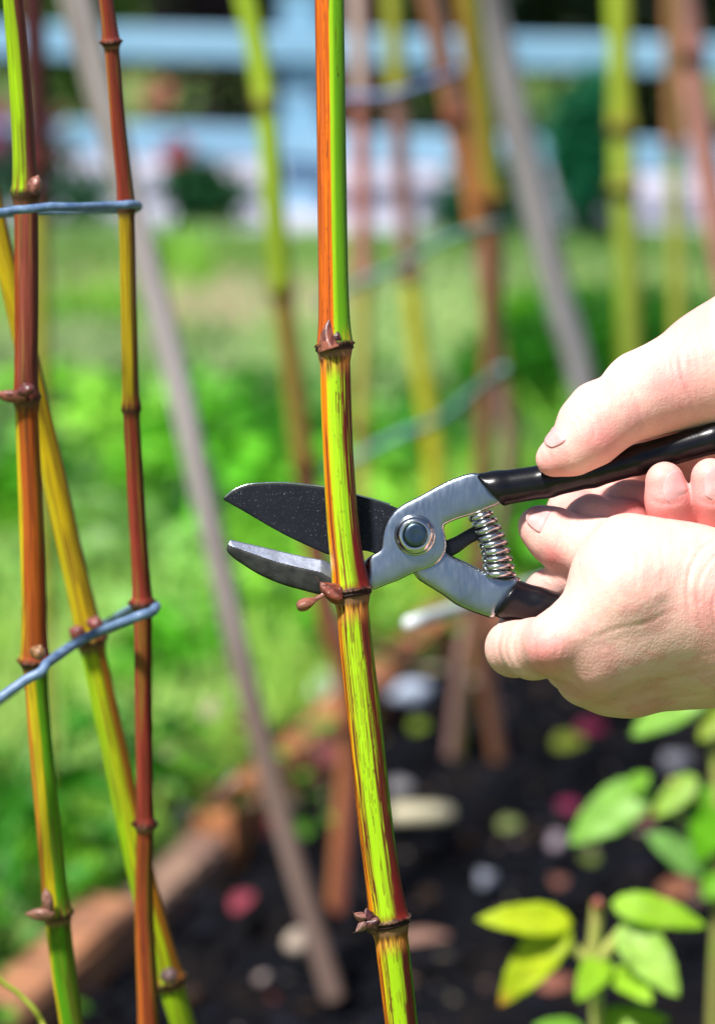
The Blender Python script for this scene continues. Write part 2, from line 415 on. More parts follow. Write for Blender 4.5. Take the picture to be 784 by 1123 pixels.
def polish_edges(o, vq, slot_mat, keep=None):
    o.data.materials.append(slot_mat); k = len(o.data.materials) - 1
    A4 = vq[0][vq[1]]; n_ = np.cross(A4[:, 2] - A4[:, 0], A4[:, 3] - A4[:, 1]); n_ /= np.linalg.norm(n_, axis=1)[:, None] + 1e-9
    m_ = np.zeros(len(vq[1]), np.int32); cur = np.zeros(len(vq[1]), np.int32); o.data.polygons.foreach_get('material_index', cur)
    sel = (np.abs(n_[:, 2]) < .86) & (cur == 0)
    if keep is not None: sel &= keep
    cur[sel] = k; o.data.polygons.foreach_set('material_index', cur)
polish_edges(body, bv, M_CHROME)
# black blade behind
blade_pts = [(245, 546.5), (256, 538), (270, 532.5), (285, 530.6), (308, 530), (330, 531.5), (355, 534.6), (375, 539), (391, 543.5), (412, 549), (433, 556), (460, 570), (478, 590), (478, 606), (462, 616), (440, 616), (420, 611), (408, 606), (396, 604), (378, 608), (362, 608.6), (345, 602), (319, 590), (300, 580), (283, 570), (266, 560), (251, 551.5)]
def blade_extra(v, X, Y, Z, d):
    # bevel ground towards the lower cutting edge
    e = sst(395 / S, 375 / S, X)
    return np.maximum(v, ((Z + 1.2) + (d + .0) * .9 * 1.0 * e - .0) * .7) if False else v
blade = sec_part('cutting_blade', plate(blade_pts, -4.2, -1.3, .35, .33), M_BLADE)
edge = cr([(246.5, 545.5), (256, 537.7), (270, 532), (285, 530), (308, 529.4), (330, 531), (355, 534), (375, 538.4), (391, 543), (412, 548.4), (428, 553.5)], 90)
vv, ff, _, _ = tube(Q(edge[:, 0], edge[:, 1], D0 + .0016), .00032, 8)
eo = mesh_obj('ground_edge', vv, ff, M_CHROME); adopt(eo, sec)
# lower arm
low_pts = [(452, 612), (470, 604), (485, 603), (497, 610), (512, 617), (526, 624), (540, 629), (556, 632.5), (570, 634), (566, 648), (556, 662), (546, 672), (540, 678), (523, 673), (510, 668), (498, 662), (486, 653), (473, 645), (462, 638), (456, 633), (450, 622)]
lav = plate(low_pts, -4.6, 2.3, 1.6, .38, crown=.9); lao = sec_part('lower_arm', lav, M_STEEL); polish_edges(lao, lav, M_CHROME)
# black latch between the arms and the bump stop
sec_part('latch', plate([(486, 595), (500, 588), (514, 580), (524, 576), (530, 582), (527, 590), (515, 597), (503, 606), (492, 611), (484, 606)], -4.5, -1.6, .7, .38), M_GRIP)
sec_part('bump_stop', plate([(458, 622), (468, 619), (476, 624), (477, 633), (469, 638), (459, 636)], -3.0, 1.2, 1.0, .38), M_GRIP)

def lathe_mm(c, prof, n=48, ax=np.array([0, 0, 1.0])):
    """prof: list of (radius, height) in mm, axis towards the camera"""
    u = np.cross(ax, [0, 1.0, 0]); u /= np.linalg.norm(u); v_ = np.cross(ax, u)
    vs = []; fs = []
    for r, z in prof:
        for k in range(n):
            a = 2 * math.pi * k / n; vs.append(c + ax * z + r * (math.cos(a) * u + math.sin(a) * v_))
    m = len(prof)
    for i in range(m - 1):
        for k in range(n): fs.append((i * n + k, i * n + (k + 1) % n, (i + 1) * n + (k + 1) % n, (i + 1) * n + k))
    fs.append(tuple(range((m - 1) * n, m * n))); fs.append(tuple(range(n))[::-1])
    return np.array(vs), fs
pc = mmp(455, 587, 0)
# washer + domed pivot nut with a dished bolt end
wv, wf = lathe_mm(pc, [(3, 3.5), (7.0, 3.55), (7.1, 3.9), (6.8, 4.25), (6.2, 4.35), (6.15, 4.6), (6.6, 4.9), (6.5, 5.6), (6.0, 6.5), (5.2, 7.2), (4.3, 7.45), (4.2, 7.2), (4.15, 7.0)])
nut = mesh_obj('pivot_nut', to_world(wv), wf, M_CHROME); adopt(nut, sec)
bvv, bff = lathe_mm(pc + np.array([.3, .2, 0]), [(4.1, 5.5), (4.1, 7.5), (3.95, 7.95), (3.6, 8.2), (2.6, 8.35), (1.2, 8.2), (.2, 8.1)])
bolt = mesh_obj('bolt', to_world(bvv), bff, metal_material('dark_bolt_steel', (.10, .15, .20), (.06, .09, .13), .28)); adopt(bolt, sec)
# spring
sp0 = mmp(526, 564, -.5); sp1 = mmp(548, 632, -.5); nco = 8.5; ns = 640
t = np.linspace(0, 1, ns); bend = np.array([1.0, .3, 0]) * 1.2
axis = sp0[None] * (1 - t)[:, None] + sp1[None] * t[:, None] + np.sin(t * math.pi)[:, None] * bend
tg = np.gradient(axis, axis=0); tg /= np.linalg.norm(tg, axis=1)[:, None]
zz = np.array([0, 0, 1.0]); sd = np.cross(tg, zz); rr_ = 3.3 + 1.3 * t
ph = t * nco * 2 * math.pi
hel = axis + rr_[:, None] * (np.cos(ph)[:, None] * sd + np.sin(ph)[:, None] * zz)
hw = to_world(hel)
def plain_tube(C, r, n=10):
    C = np.asarray(C); T = np.gradient(C, axis=0); T /= np.linalg.norm(T, axis=1)[:, None]
    N = np.zeros_like(C); N[0] = np.cross(T[0], [0.3, .2, .9]); N[0] /= np.linalg.norm(N[0])
    for i in range(1, len(C)):
        q = N[i - 1] - T[i] * (N[i - 1] @ T[i]); N[i] = q / np.linalg.norm(q)
    B = np.cross(T, N); th = np.linspace(0, 2 * math.pi, n, endpoint=False)
    r = np.broadcast_to(np.asarray(r, float), (len(C),))
    Vv = C[:, None] + r[:, None, None] * (np.cos(th)[None, :, None] * N[:, None] + np.sin(th)[None, :, None] * B[:, None])
    idx = np.arange(len(C) * n).reshape(-1, n); nx_ = np.roll(idx, -1, 1)
    q = np.stack([idx[:-1], nx_[:-1], nx_[1:], idx[1:]], -1).reshape(-1, 4)
    fs = [tuple(int(a) for a in x) for x in q] + [tuple(int(a) for a in idx[0][::-1]), tuple(int(a) for a in idx[-1])]
    return Vv.reshape(-1, 3), fs
vv, ff = plain_tube(hw, .0011, 12)
so = mesh_obj('coil_spring', vv, ff, M_CHROME); adopt(so, sec)
# black core rod inside the spring
# grips
def grip(name, path, cut_pt, cut_n, flat=.9):
    A = [mmp(*p[:3]) for p in path]; R = [p[3] for p in path]
    arr = np.array(A); m = max(R) + 3
    f = Field(arr.min(0) - m, arr.max(0) + m, .55)
    for i in range(len(A) - 1): f.cap(A[i], A[i + 1], R[i], R[i + 1], 1.5, 4)
    X, Y, Z, _ = f.axes(); cp = mmp(*cut_pt, 0); n = np.array([cut_n[0], -cut_n[1]], float); n /= np.linalg.norm(n)
    pl = -((X - cp[0]) * n[0] + (Y - cp[1]) * n[1]) + 0 * Z
    f.v = (-smin(-f.v, -pl, .9)).astype(np.float32)
    return sec_part(name, surface_nets(f, 3), M_GRIP)
grip('grip', [(515, 538, .6, 5.6), (545, 536, .6, 6.0), (600, 527.5, .4, 5.7), (650, 517, .2, 5.4), (700, 504, 0, 5.2), (784, 480, 0, 5.2), (860, 455, 0, 5.6), (930, 425, 0, 5.2)], (534, 536), (.74, -.67))
grip('grip', [(530, 645, -1.2, 7.2), (556, 656, -1.2, 7.0), (590, 665, -1.2, 6.4), (650, 678, -1, 5.6), (720, 690, 0, 5.4), (800, 697, 0, 5.6), (880, 695, 0, 5.0)], (554, 655), (.81, .58))

# ================================================================== HANDS
person = thing('person', 'person at the right working with bare hands on the secateurs', 'person', Q(1300, 500, 1.2))
from mathutils.bvhtree import BVHTree
def nail(c, axis, normal, r, L, Wd, parent, bvh, curve=1.0):
    """c: bone point (px,py,w) under the nail; axis towards the tip; normal outwards (mm space)"""
    c = mmp(*c); a = np.array(axis, float); a /= np.linalg.norm(a); n = np.array(normal, float); n -= a * (n @ a); n /= np.linalg.norm(n); b = np.cross(a, n)
    nu, nv = 17, 15; vs = []
    for i in range(nu):
        u = -1 + 2 * i / (nu - 1)
        for j in range(nv):
            v_ = -1 + 2 * j / (nv - 1)
            # map square to rounded outline
            x = u * math.sqrt(1 - .42 * v_ * v_); y = v_ * math.sqrt(1 - .42 * u * u)
            th = x * Wd / 2 / r
            dr = math.cos(th) * n + math.sin(th) * b; o_ = c + y * L / 2 * a
            hit = bvh.ray_cast(Vector(tuple(o_ + dr * (r + 6))), Vector(tuple(-dr)), 14)
            hr = (r + 6 - hit[3]) if hit[0] is not None else r
            vs.append((o_, dr, hr, x, y))
    hs = np.array([q[2] for q in vs]); hs = np.clip(hs, np.median(hs) - 2.5, np.median(hs) + .35); A_2 = np.array([[1, q[3], q[4], q[3] ** 2, q[4] ** 2, q[3] * q[4]] for q in vs])
    co_f = np.linalg.lstsq(A_2, hs, rcond=None)[0]; fit = A_2 @ co_f
    vs = [q[0] + q[1] * (max(fit[k] - .25, hs[k]) + .22 - .2 * (abs(q[3]) ** 4) - (.25 if q[4] < -.8 else 0)) for k, q in enumerate(vs)]
    fs = [(i * nv + j, (i + 1) * nv + j, (i + 1) * nv + j + 1, i * nv + j + 1) for i in range(nu - 1) for j in range(nv - 1)]
    o = mesh_obj('fingernail', to_world(np.array(vs)), fs, M_NAIL)
    sm = o.modifiers.new('thick', 'SOLIDIFY'); sm.thickness = .0006; sm.offset = 0
    o.parent = parent
    return o
def creases(v, q, lines, facing=None):
    """press shallow skin folds into the side that faces the camera; lines: (points px, depth mm, half width mm, w range)"""
    A4 = v[q]; fn = np.cross(A4[:, 2] - A4[:, 0], A4[:, 3] - A4[:, 1]); n_ = np.zeros_like(v)
    for k in range(4):
        for c_ in range(3): n_[:, c_] += np.bincount(q[:, k], fn[:, c_], len(v))
    n_ /= np.linalg.norm(n_, axis=1)[:, None] + 1e-9
    disp = np.zeros(len(v))
    for pts, dep, wd, w0 in lines:
        P2_ = cr([(p[0] / S, -p[1] / S) for p in pts], 40); d = np.full(len(v), 1e9); tt = np.zeros(len(v))
        near = (v[:, 0] > P2_[:, 0].min() - 5) & (v[:, 0] < P2_[:, 0].max() + 5) & (v[:, 1] > P2_[:, 1].min() - 5) & (v[:, 1] < P2_[:, 1].max() + 5) & (v[:, 2] > w0) & (n_[:, 2] > .05)
        I = np.where(near)[0]
        if not len(I): continue
        D = np.linalg.norm(v[I, None, :2] - P2_[None], axis=2); k = D.argmin(1); d = D[np.arange(len(I)), k]; t_ = k / 39.0
        fade = np.minimum(1, np.minimum(t_, 1 - t_) * 5 + .15)
        disp[I] -= dep * fade * np.exp(-(d / wd) ** 2); disp[I] += dep * .45 * fade * np.exp(-((d - wd * 2.2) / (wd * 1.1)) ** 2)
    return v + n_ * disp[:, None], disp
def skin_cols(v, spots, base=(.80, .485, .415)):
    c = np.tile(np.array(base), (len(v), 1))
    n = fbm(v[:, 0] * .12, v[:, 1] * .12 + v[:, 2] * .1, 5); c = mixc(c, (.76, .34, .31), sst(.42, .62, n) * .55)
    n2 = fbm(v[:, 0] * .5, v[:, 1] * .5 + v[:, 2] * .4, 9); c = mixc(c, (.80, .55, .46), sst(.45, .7, n2) * .35)
    n3 = fbm(v[:, 0] * 1.6, v[:, 1] * 1.6 + v[:, 2] * 1.3, 19); c = mixc(c, (.62, .25, .22), sst(.55, .75, n3) * .25)
    for (px, py, w, r, k, col) in spots:
        d = np.linalg.norm(v - mmp(px, py, w), axis=1); c = mixc(c, col, np.exp(-(d / r) ** 2) * k)
    return c
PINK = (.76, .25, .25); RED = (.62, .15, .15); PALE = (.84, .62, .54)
# ---- lower (near) hand: back of the hand towards the camera
f = Field([528 / S, -800 / S, -52], [1560 / S, -535 / S, 46], .75)
palm = f.like()
for a, b in [((1540, 770, -10, 38), (1000, 700, 0, 31)), ((1000, 700, 0, 31), (820, 680, 2, 26.5)),
             ((830, 662, 6, 21), (775, 652, 12, 19)), ((830, 700, 0, 21), (775, 706, 4, 18)),
             ((775, 640, 14, 17), (690, 648, 22, 17)), ((690, 650, 22, 16), (610, 706, 27, 10.5)),
             ((775, 668, 14, 17), (656, 730, 18, 11.5)), ((780, 690, 8, 17), (694, 742, 6, 10.5)), ((780, 708, 2, 17), (736, 738, -7, 10)),
             ((770, 638, 8, 15), (686, 607, 12, 13)), ((700, 612, 14, 12), (668, 632, 18, 12)), ((740, 625, 10, 15), (690, 640, 20, 15)), ((772, 655, 12, 17), (655, 712, 20, 13)), ((668, 750, 2, 9.8), (790, 738, -4, 10.5)), ((640, 742, 10, 9.5), (690, 748, 2, 10))]:
    palm.cap(mmp(*a[:3]), mmp(*b[:3]), a[3], b[3], 8.0, 12)
for a, b in [((735, 690, 27, 2.2), (690, 700, 29.5, 2.0)), ((690, 700, 29.5, 2.0), (655, 722, 29.5, 1.6)), ((745, 715, 18, 2.2), (705, 722, 20.5, 1.8)), ((720, 650, 36.0, 1.8), (680, 668, 36.2, 1.6))]:
    palm.cap(mmp(*a[:3]), mmp(*b[:3]), a[3], b[3], 2.5, 4)
# tendons and knuckle bone
for a, b in [((604, 708, 31.5, 6.4), (622, 698, 31, 5.0)), ((622, 700, 33.5, 2.2), (745, 648, 30.5, 1.8)), ((655, 730, 26.5, 2.6), (765, 664, 29, 1.8)), ((650, 734, 23, 6.5), (662, 727, 22, 5.5)), ((694, 742, 13.0, 2.5), (775, 684, 22, 1.8))]:
    palm.cap(mmp(*a[:3]), mmp(*b[:3]), a[3], b[3], 4.0, 5)
th_ = f.like(); th_.chain([(686, 607, 8, 12.5), (652, 603, 0, 10.6), (618, 594, -5, 9.9), (602, 584, -6, 8.8), (590, 577, -7, 6.9)], 3)
ix = f.like(); ix.chain([(608, 707, 24, 11), (585, 712, 12, 10.2), (564, 711, -3, 9.6), (577, 684, -17, 8.4), (600, 650, -14, 7.4), (622, 634, -8, 6.8)], 2.5)
md = f.like(); md.chain([(652, 732, 14, 11), (628, 728, -14, 9.4), (646, 700, -24, 8.5), (662, 652, -20, 7.4)], 2.5)
rg = f.like(); rg.chain([(692, 744, 4, 10.5), (672, 734, -24, 8.8), (690, 700, -32, 8.2), (702, 660, -24, 7.2)], 2.5)
lt = f.like(); lt.chain([(736, 740, -7, 9.5), (716, 732, -30, 7.8), (734, 702, -35, 7.2), (742, 672, -27, 6.4)], 2.5)
fing = ix
for g in (md, rg, lt): fing.merge(g, .8)
palm.merge(th_, 3.2); palm.merge(fing, 3.0); f = palm
f.groove([(641, 566, 20), (639, 580, 17), (641, 600, 18), (637, 622, 18)], .6, 2.0)
lv, lq = surface_nets(f, 2)
nn_ = fbm(lv[:, 0] * .35, lv[:, 1] * .35 + lv[:, 2] * .3, 3) - .5
lv = lv + np.array([0, .3, 1.0]) * nn_[:, None] * .22
L_ = [([(800, 588), (772, 600), (757, 626), (754, 655), (758, 684)], .38, .7, 5), ([(808, 596), (786, 608), (768, 634), (766, 662), (772, 690)], .28, .6, 5), ([(790, 640), (782, 662), (786, 690), (796, 712)], .25, .6, 5)]
for gx in (549, 557, 566): L_.append(([(gx + 2, 690), (gx - 3, 704), (gx - 2, 718), (gx + 2, 730)], .22, .5, -6))
for gx in (612, 619, 627): L_.append(([(gx - 2, 574), (gx + 1, 588), (gx - 2, 604)], .20, .5, -2))
L_ += [([(592, 688), (586, 704), (588, 722), (596, 738)], .30, .9, 5), ([(604, 690), (612, 704), (610, 722)], .14, .6, 20), ([(618, 738), (634, 748), (642, 762)], .22, .8, 5),
       ([(690, 585), (700, 612), (698, 640), (706, 664)], .12, .7, 20), ([(722, 590), (728, 620), (724, 650)], .10, .6, 20), ([(650, 700), (676, 690), (706, 684), (738, 670)], .12, .8, 20),
       ([(668, 768), (700, 752), (745, 744), (784, 734)], .25, 1.1, -12), ([(690, 778), (730, 768), (790, 760)], .2, .9, -14)]
lv, _d1 = creases(lv, lq, L_)
lc = skin_cols(lv, [(602, 716, 34, 9, .9, PINK), (604, 612, 4, 5, .75, RED), (648, 745, 26, 9, .5, PINK), (784, 665, 30, 10, .55, PINK), (562, 712, 6, 8, .3, PINK), (690, 600, 28, 16, .35, PALE), (588, 578, -4, 6, .3, PINK), (700, 755, 12, 12, .35, RED)])
bvh1 = BVHTree.FromPolygons([tuple(x) for x in lv], [tuple(int(i) for i in x) for x in lq])
hand1 = mesh_obj('hand', to_world(lv), lq, M_SKIN, cols=lc); adopt(hand1, person); hand1['label'] = 'near hand closed round the lower grip, back of the hand to the camera'
nail((589, 579, -6), (-.85, .5, 0), (.25, .45, .86), 8.6, 11.5, 11.5, hand1, bvh1)
# ---- upper (far) hand: fingers come up in front of the grip, thumb lies along it
f = Field([575 / S, -640 / S, -62], [1560 / S, -120 / S, 26], .8)
palm = f.like()
for a, b in [((1540, 190, -34, 38), (1000, 320, -22, 30)), ((1000, 320, -22, 30), (850, 376, -14, 23.5)), ((850, 378, -14, 23), (790, 402, -10, 20)),
             ((790, 402, -8, 19.5), (708, 431, 0, 13.6)), ((820, 420, -26, 20), (770, 470, -36, 16)),
             ((780, 450, -30, 17), (712, 500, -40, 12)), ((800, 470, -34, 16), (760, 512, -44, 12)), ((820, 480, -34, 16), (805, 515, -44, 11)),
             ((770, 430, -18, 16), (730, 470, -28, 13))]:
    palm.cap(mmp(*a[:3]), mmp(*b[:3]), a[3], b[3], 8.0, 12)
th_ = f.like(); th_.chain([(730, 424, -2, 15), (706, 432, 1, 13.8), (668, 456, 8, 11.6), (646, 478, 10, 10.4), (625, 494, 10.5, 8.2), (606, 503.5, 10, 5.9)], 4)
th_.cap(mmp(652, 450, 7), mmp(640, 462, 9), 9.6, 9.0, 3)
ix = f.like(); ix.chain([(710, 500, -42, 11), (655, 540, -46, 9.5), (628, 562, -30, 8.6), (650, 570, -12, 8.2), (690, 571, -4, 7.2)], 2.5)
md = f.like(); md.chain([(735, 508, -45, 11), (690, 560, -46, 9.2), (668, 562, -30, 8.6), (690, 553, -16, 8.0), (712, 548, -10, 6.6)], 2.5)
rg = f.like(); rg.chain([(765, 512, -46, 11), (752, 592, -34, 9.0), (746, 588, -10, 8.4), (738, 562, 4, 8.0), (733, 548, 7.5, 7.8), (729, 528, 8.5, 6.8)], 2.5)
lt = f.like(); lt.chain([(806, 515, -46, 10), (797, 592, -32, 8.8), (793, 586, -10, 8.4), (787, 560, 4, 8.0), (783, 544, 8, 7.8), (779, 524, 9, 6.8)], 2.5)
fing = ix
for g in (md, rg, lt): fing.merge(g, .8)
palm.merge(th_, 4.5); palm.merge(fing, 3.0); f = palm
rv, rq = surface_nets(f, 2)
nn_ = fbm(rv[:, 0] * .35, rv[:, 1] * .35 + rv[:, 2] * .3, 4) - .5
rv = rv + np.array([0, .3, 1.0]) * nn_[:, None] * .22
rv, _d2 = creases(rv, rq, [([(752, 360), (746, 384), (748, 410), (758, 436), (764, 456)], .35, .8, -8), ([(742, 378), (738, 398), (743, 420)], .22, .6, -4), ([(768, 352), (764, 380), (768, 410)], .2, .6, -8),
    ([(634, 440), (646, 454), (652, 470), (650, 486)], .22, .7, 4), ([(642, 436), (655, 450), (661, 468)], .18, .6, 4), ([(626, 450), (636, 464), (640, 480)], .18, .6, 4),
    ([(712, 548), (731, 553), (750, 549)], .22, .7, -5), ([(765, 548), (783, 553), (800, 549)], .22, .7, -5), ([(714, 572), (735, 576), (755, 572)], .2, .7, -10), ([(690, 420), (700, 440), (704, 462)], .12, .8, 0)])
rc = skin_cols(rv, [(660, 480, 20, 9, .7, PINK), (740, 420, 14, 14, .55, PINK), (608, 508, 14, 6, .5, PINK), (690, 566, 2, 9, .8, RED), (650, 560, -18, 12, .6, RED), (731, 545, 14, 13, .7, PINK), (783, 545, 14, 13, .7, PINK), (740, 575, 8, 10, .7, RED), (786, 578, 6, 10, .7, RED), (720, 548, -6, 10, .8, RED), (700, 400, 4, 14, .4, PALE)])  # RED and PINK on the curled fingers: flush, with shade below the grip painted in
bvh2 = BVHTree.FromPolygons([tuple(x) for x in rv], [tuple(int(i) for i in x) for x in rq])
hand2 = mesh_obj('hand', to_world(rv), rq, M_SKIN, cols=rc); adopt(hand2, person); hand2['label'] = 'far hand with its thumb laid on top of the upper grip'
nail((620, 499, 10.2), (-.86, -.40, .1), (-.15, .80, .42), 7.5, 10, 9.5, hand2, bvh2)
nail((731.5, 533, 8), (.10, 1, .05), (.42, 0, .9), 7.5, 11.5, 9.0, hand2, bvh2)
nail((780, 529, 9), (.10, 1, .05), (.25, 0, .97), 7.5, 11.5, 9.0, hand2, bvh2)

# ================================================================== CANES
LIME = (.33, .56, .010); GREEN = (.09, .28, .008); ORANGE = (.66, .14, .004); RUST = (.30, .05, .010); MAROON = (.105, .012, .010); DARK = (.025, .010, .010); YELL = (.60, .46, .012); PURP = (.15, .035, .035); TAN = (.48, .25, .13)

def down_to_ground(pts, over=.32):
    """pts: world points from top to bottom; extends upwards out of frame and down to the soil"""
    p = [np.array(x) for x in pts]
    sp = np.linalg.norm(p[0] - p[1]); d = (p[0] - p[1]) / sp; m = max(1, int(over / sp)); p = [p[0] + d * sp * k for k in range(m, 0, -1)] + p
    d = p[-1] - p[-3]; d /= np.linalg.norm(d)
    last = p[-1]
    if last[2] > .02:
        h = last[2] + .03
        d2 = d / abs(d[2]); m = max(2, int(h / max(np.linalg.norm(p[-1] - p[-2]), .01))); cur = last.copy()
        for k in range(m):
            w_ = 1 - .8 * (k + .5) / m; cur = cur + np.array([d2[0] * w_, d2[1] * w_, -1]) * h / m; p.append(cur.copy())
    return np.array(p)
def cane(root_name, label, world_pts, rad, nodes, colfun, nseg=24, n=400, mat=None, group=None, swell=.3, ring=.42, cat='cane', tilt=0.0, buds=True, over=.32, dens=None):
    W = down_to_ground(world_pts, over)
    C = cr(W, n)
    if dens is not None:      # resample: dense where seen
        seglen = np.concatenate([[0], np.cumsum(np.linalg.norm(np.diff(C, axis=0), axis=1))])
        w = np.where(np.interp(seglen, *dens) > .5, 1.0, .06); cw = np.cumsum(w); cw = (cw - cw[0]) / (cw[-1] - cw[0])
        C = np.stack([np.interp(np.linspace(0, 1, n), cw, C[:, k]) for k in range(3)], 1)
    # projected py of each centre sample
    rel = C - CAM; dep = rel @ FW; py = CY - F * (rel @ UP) / dep; px = CX + F * (rel @ RT) / dep
    s = np.concatenate([[0], np.cumsum(np.linalg.norm(np.diff(C, axis=0), axis=1))])
    r0 = np.interp(py, rad[0], np.array(rad[1]) * 1.0) * .5 / F * np.interp(py, rad[0], np.interp(rad[0], py, dep)) if False else np.interp(py, rad[0], rad[1]) * .5 / F * dep
    ns = [np.interp(q, py, s) for q in nodes]
    def rf(ss, th):
        m = np.ones(np.broadcast(ss, th).shape)
        for a in ns:
            d = (a - ss) * 1000 - tilt * np.sin(th)       # mm, positive above the joint
            k = r0.mean() / .005
            d = d / k
            m = m + np.where(d > 0, swell * np.exp(-np.maximum(d, 0) / 5.5) + .0, 0) * sst(0, .8, d)
            m = m + ring * np.exp(-(np.abs(d) / .95) ** 3) * (1 + .10 * np.sin(th * 7) + .08 * np.sin(th * 13 + 1)) + .16 * sst(-.2, -.8, d) * sst(-5.5, -1.0, d)
        m = m + .015 * np.sin(th * 3 + ss * 40) + .012 * np.sin(th * 5 + 2 - ss * 60)
        return m
    Vf, q, TH, SS = tube(C, r0, nseg, rf, cap=False)
    pyv = np.interp(SS, s, py)
    k = r0.mean() / .005
    nd = [((a - SS) * 1000 - tilt * np.sin(TH) * k) / k for a in ns]
    cols = colfun(TH, pyv, SS * 1000, nd)
    uv = np.stack([TH * .9 + 3, SS * 50], 1)
    root = thing(root_name, label, cat, C[-1] * np.array([1, 1, 0]), group)
    st = P('stalk', Vf, q, mat or M_CANE, root, cols=cols, uvs=uv)
    return root, (C, py, s)
def node_paint(c, nd, th, SS, dark=DARK, low=TAN, reach=6, rim=(.22, .10, .07), seed=0):
    for d in nd:
        z = vn(th * 9, SS * .25, 3 + seed)
        c = mixc(c, dark, sst(-reach * (.45 + z), -reach * .3, d) * sst(.4, -.3, d))
        c = mixc(c, (.018, .007, .008), sst(2.0, .9, d + (z - .5)) * sst(-1.0, -.3, d) * .95)
        c = mixc(c, low, sst(-4.2, -2.6, d) * sst(-.9, -1.8, d) * .45)
        c = mixc(c, rim, np.exp(-((d - .55) / .35) ** 2) * .75 * sst(.3, .6, vn(th * 14, SS * 0, 8 + seed)))
    return c
def main_cols(th, py, s, nd):
    deg = np.degrees(th)
    wob = (fbm(s * .02, th * 0 + 1.0, 11) - .5) * 26
    fine = vn(th * 26, s * .05, 21); fine2 = vn(th * 44, s * .09, 25); dash = vn(th * 30, s * .22, 31)
    c = np.tile(np.array(LIME), (len(th), 1))
    up = py < 376; mid = (py >= 376) & (py < 646); low = py >= 646
    # --- upper length: orange-brown half, green half
    u = np.tile(np.array(GREEN), (len(th), 1)); u = mixc(u, LIME, sst(20, 5, deg) * .75 + .1); u = mixc(u, (.05, .16, .01), sst(40, 75, deg) * .7)
    e = -2 + wob * .3
    u = mixc(u, ORANGE, sst(e + 1, e - 3, deg)); u = mixc(u, RUST, sst(e - 3, e - 10, deg) * sst(.35, .7, fine) * .9)
    u = mixc(u, (.34, .04, .02), np.exp(-((deg - e + 2) / 3.0) ** 2) * sst(.25, .5, vn(s * .06, th * 0, 5)))
    u = mixc(u, (.50, .10, .02), np.exp(-((deg + 38) / 7) ** 2) * .75)
    u = mixc(u, (.25, .05, .05), sst(-62, -80, deg) * .8)
    u = mixc(u, DARK, sst(.80, .90, dash) * sst(.5, .8, fine2) * .6 * (deg < e))
    # --- middle length
    m = np.tile(np.array(LIME), (len(th), 1)); m = mixc(m, (.50, .55, .01), sst(-12, -32, deg) * .6)
    m = mixc(m, ORANGE, sst(-30, -40, deg + wob * .3) * .9)
    m = mixc(m, MAROON, np.exp(-((deg + 46 + wob * .3) / 4.5) ** 2) * sst(.2, .45, vn(s * .05, th * 0, 7)))
    m = mixc(m, YELL, sst(-60, -72, deg) * .8)
    m = mixc(m, GREEN, np.exp(-((deg - 14) / 9) ** 2) * .45)
    m = mixc(m, MAROON, sst(21, 29, deg + wob * .4) * sst(.14, .34, fine))
    m = mixc(m, RUST, sst(44, 52, deg) * .55 * sst(.4, .6, fine2)); m = mixc(m, (.14, .10, .02), sst(66, 76, deg) * .8); m = mixc(m, DARK, sst(.45, .7, fine2) * sst(30, 40, deg) * .6)
    m = mixc(m, MAROON, sst(.66, .74, dash) * sst(-25, -10, deg) * (deg < 30) * sst(.55, .7, vn(s * .012, th * 2, 17)) * .8)
    # --- lower length
    l = np.tile(np.array(LIME), (len(th), 1)); l = mixc(l, (.46, .50, .01), sst(-24, -38, deg + wob * .3)); l = mixc(l, ORANGE, sst(-42, -58, deg) * .85)
    l = mixc(l, MAROON, sst(.48, .60, fine) * sst(-20, -28, deg) * .95)
    l = mixc(l, MAROON, sst(.68, .76, dash) * sst(-30, -10, deg) * (deg < 20) * .6 * sst(.5, .62, vn(s * .015, th * 3, 19)))
    l = mixc(l, MAROON, sst(14, 22, deg - wob * .5) * sst(.28, .42, fine * .7 + dash * .3) * .97)
    l = mixc(l, MAROON, np.exp(-((deg - 42 + wob * .4) / 13) ** 2) * .95); l = mixc(l, DARK, sst(.5, .75, fine2) * np.exp(-((deg - 42 + wob * .4) / 11) ** 2) * .8)
    l = mixc(l, GREEN, sst(58, 68, deg) * .9)
    c = np.where(up[:, None], u, np.where(mid[:, None], m, l))
    st1 = vn(th * 24, s * .035, 121); st2 = vn(th * 40, s * .16, 123); env = sst(.42, .62, vn(th * 4, s * .02, 125))
    c = mixc(c, (.16, .025, .012), sst(.66, .76, st1) * env * (~up) * .85)
    c = mixc(c, (.16, .03, .01), sst(.74, .82, st2) * env * .7)
    c = mixc(c, (.05, .015, .012), sst(.84, .90, vn(th * 16, s * .5, 129)) * sst(.5, .7, vn(th * 2, s * .04, 131)) * .6)
    # red flush above joints, pale orange below
    for i, d in enumerate(nd):
        if i == 0:
            c = mixc(c, (.60, .34, .03), sst(7, 1, d) * sst(-40, 30, deg) * sst(.4, .7, fine) * (d > 0) * .9)
        else:
            c = mixc(c, (.12, .007, .008), sst(20, 1, d - sst(-10, 60, deg) * 9) * sst(-5, 35, deg) * (d > 0) * (1 if i == 2 else .95))
            c = mixc(c, (.22, .02, .012), sst(4, .5, d) * (d > 0) * .8)
        c = mixc(c, (.70, .28, .05), sst(-11, -4, d) * (d < -1.5) * (.85 if i else .55))
        c = mixc(c, MAROON, sst(.5, .62, vn(th * 22, s * .12, 41)) * sst(-12, -5, d) * (d < 0) * .8)
    return node_paint(c, nd, th, s, reach=(6.5))
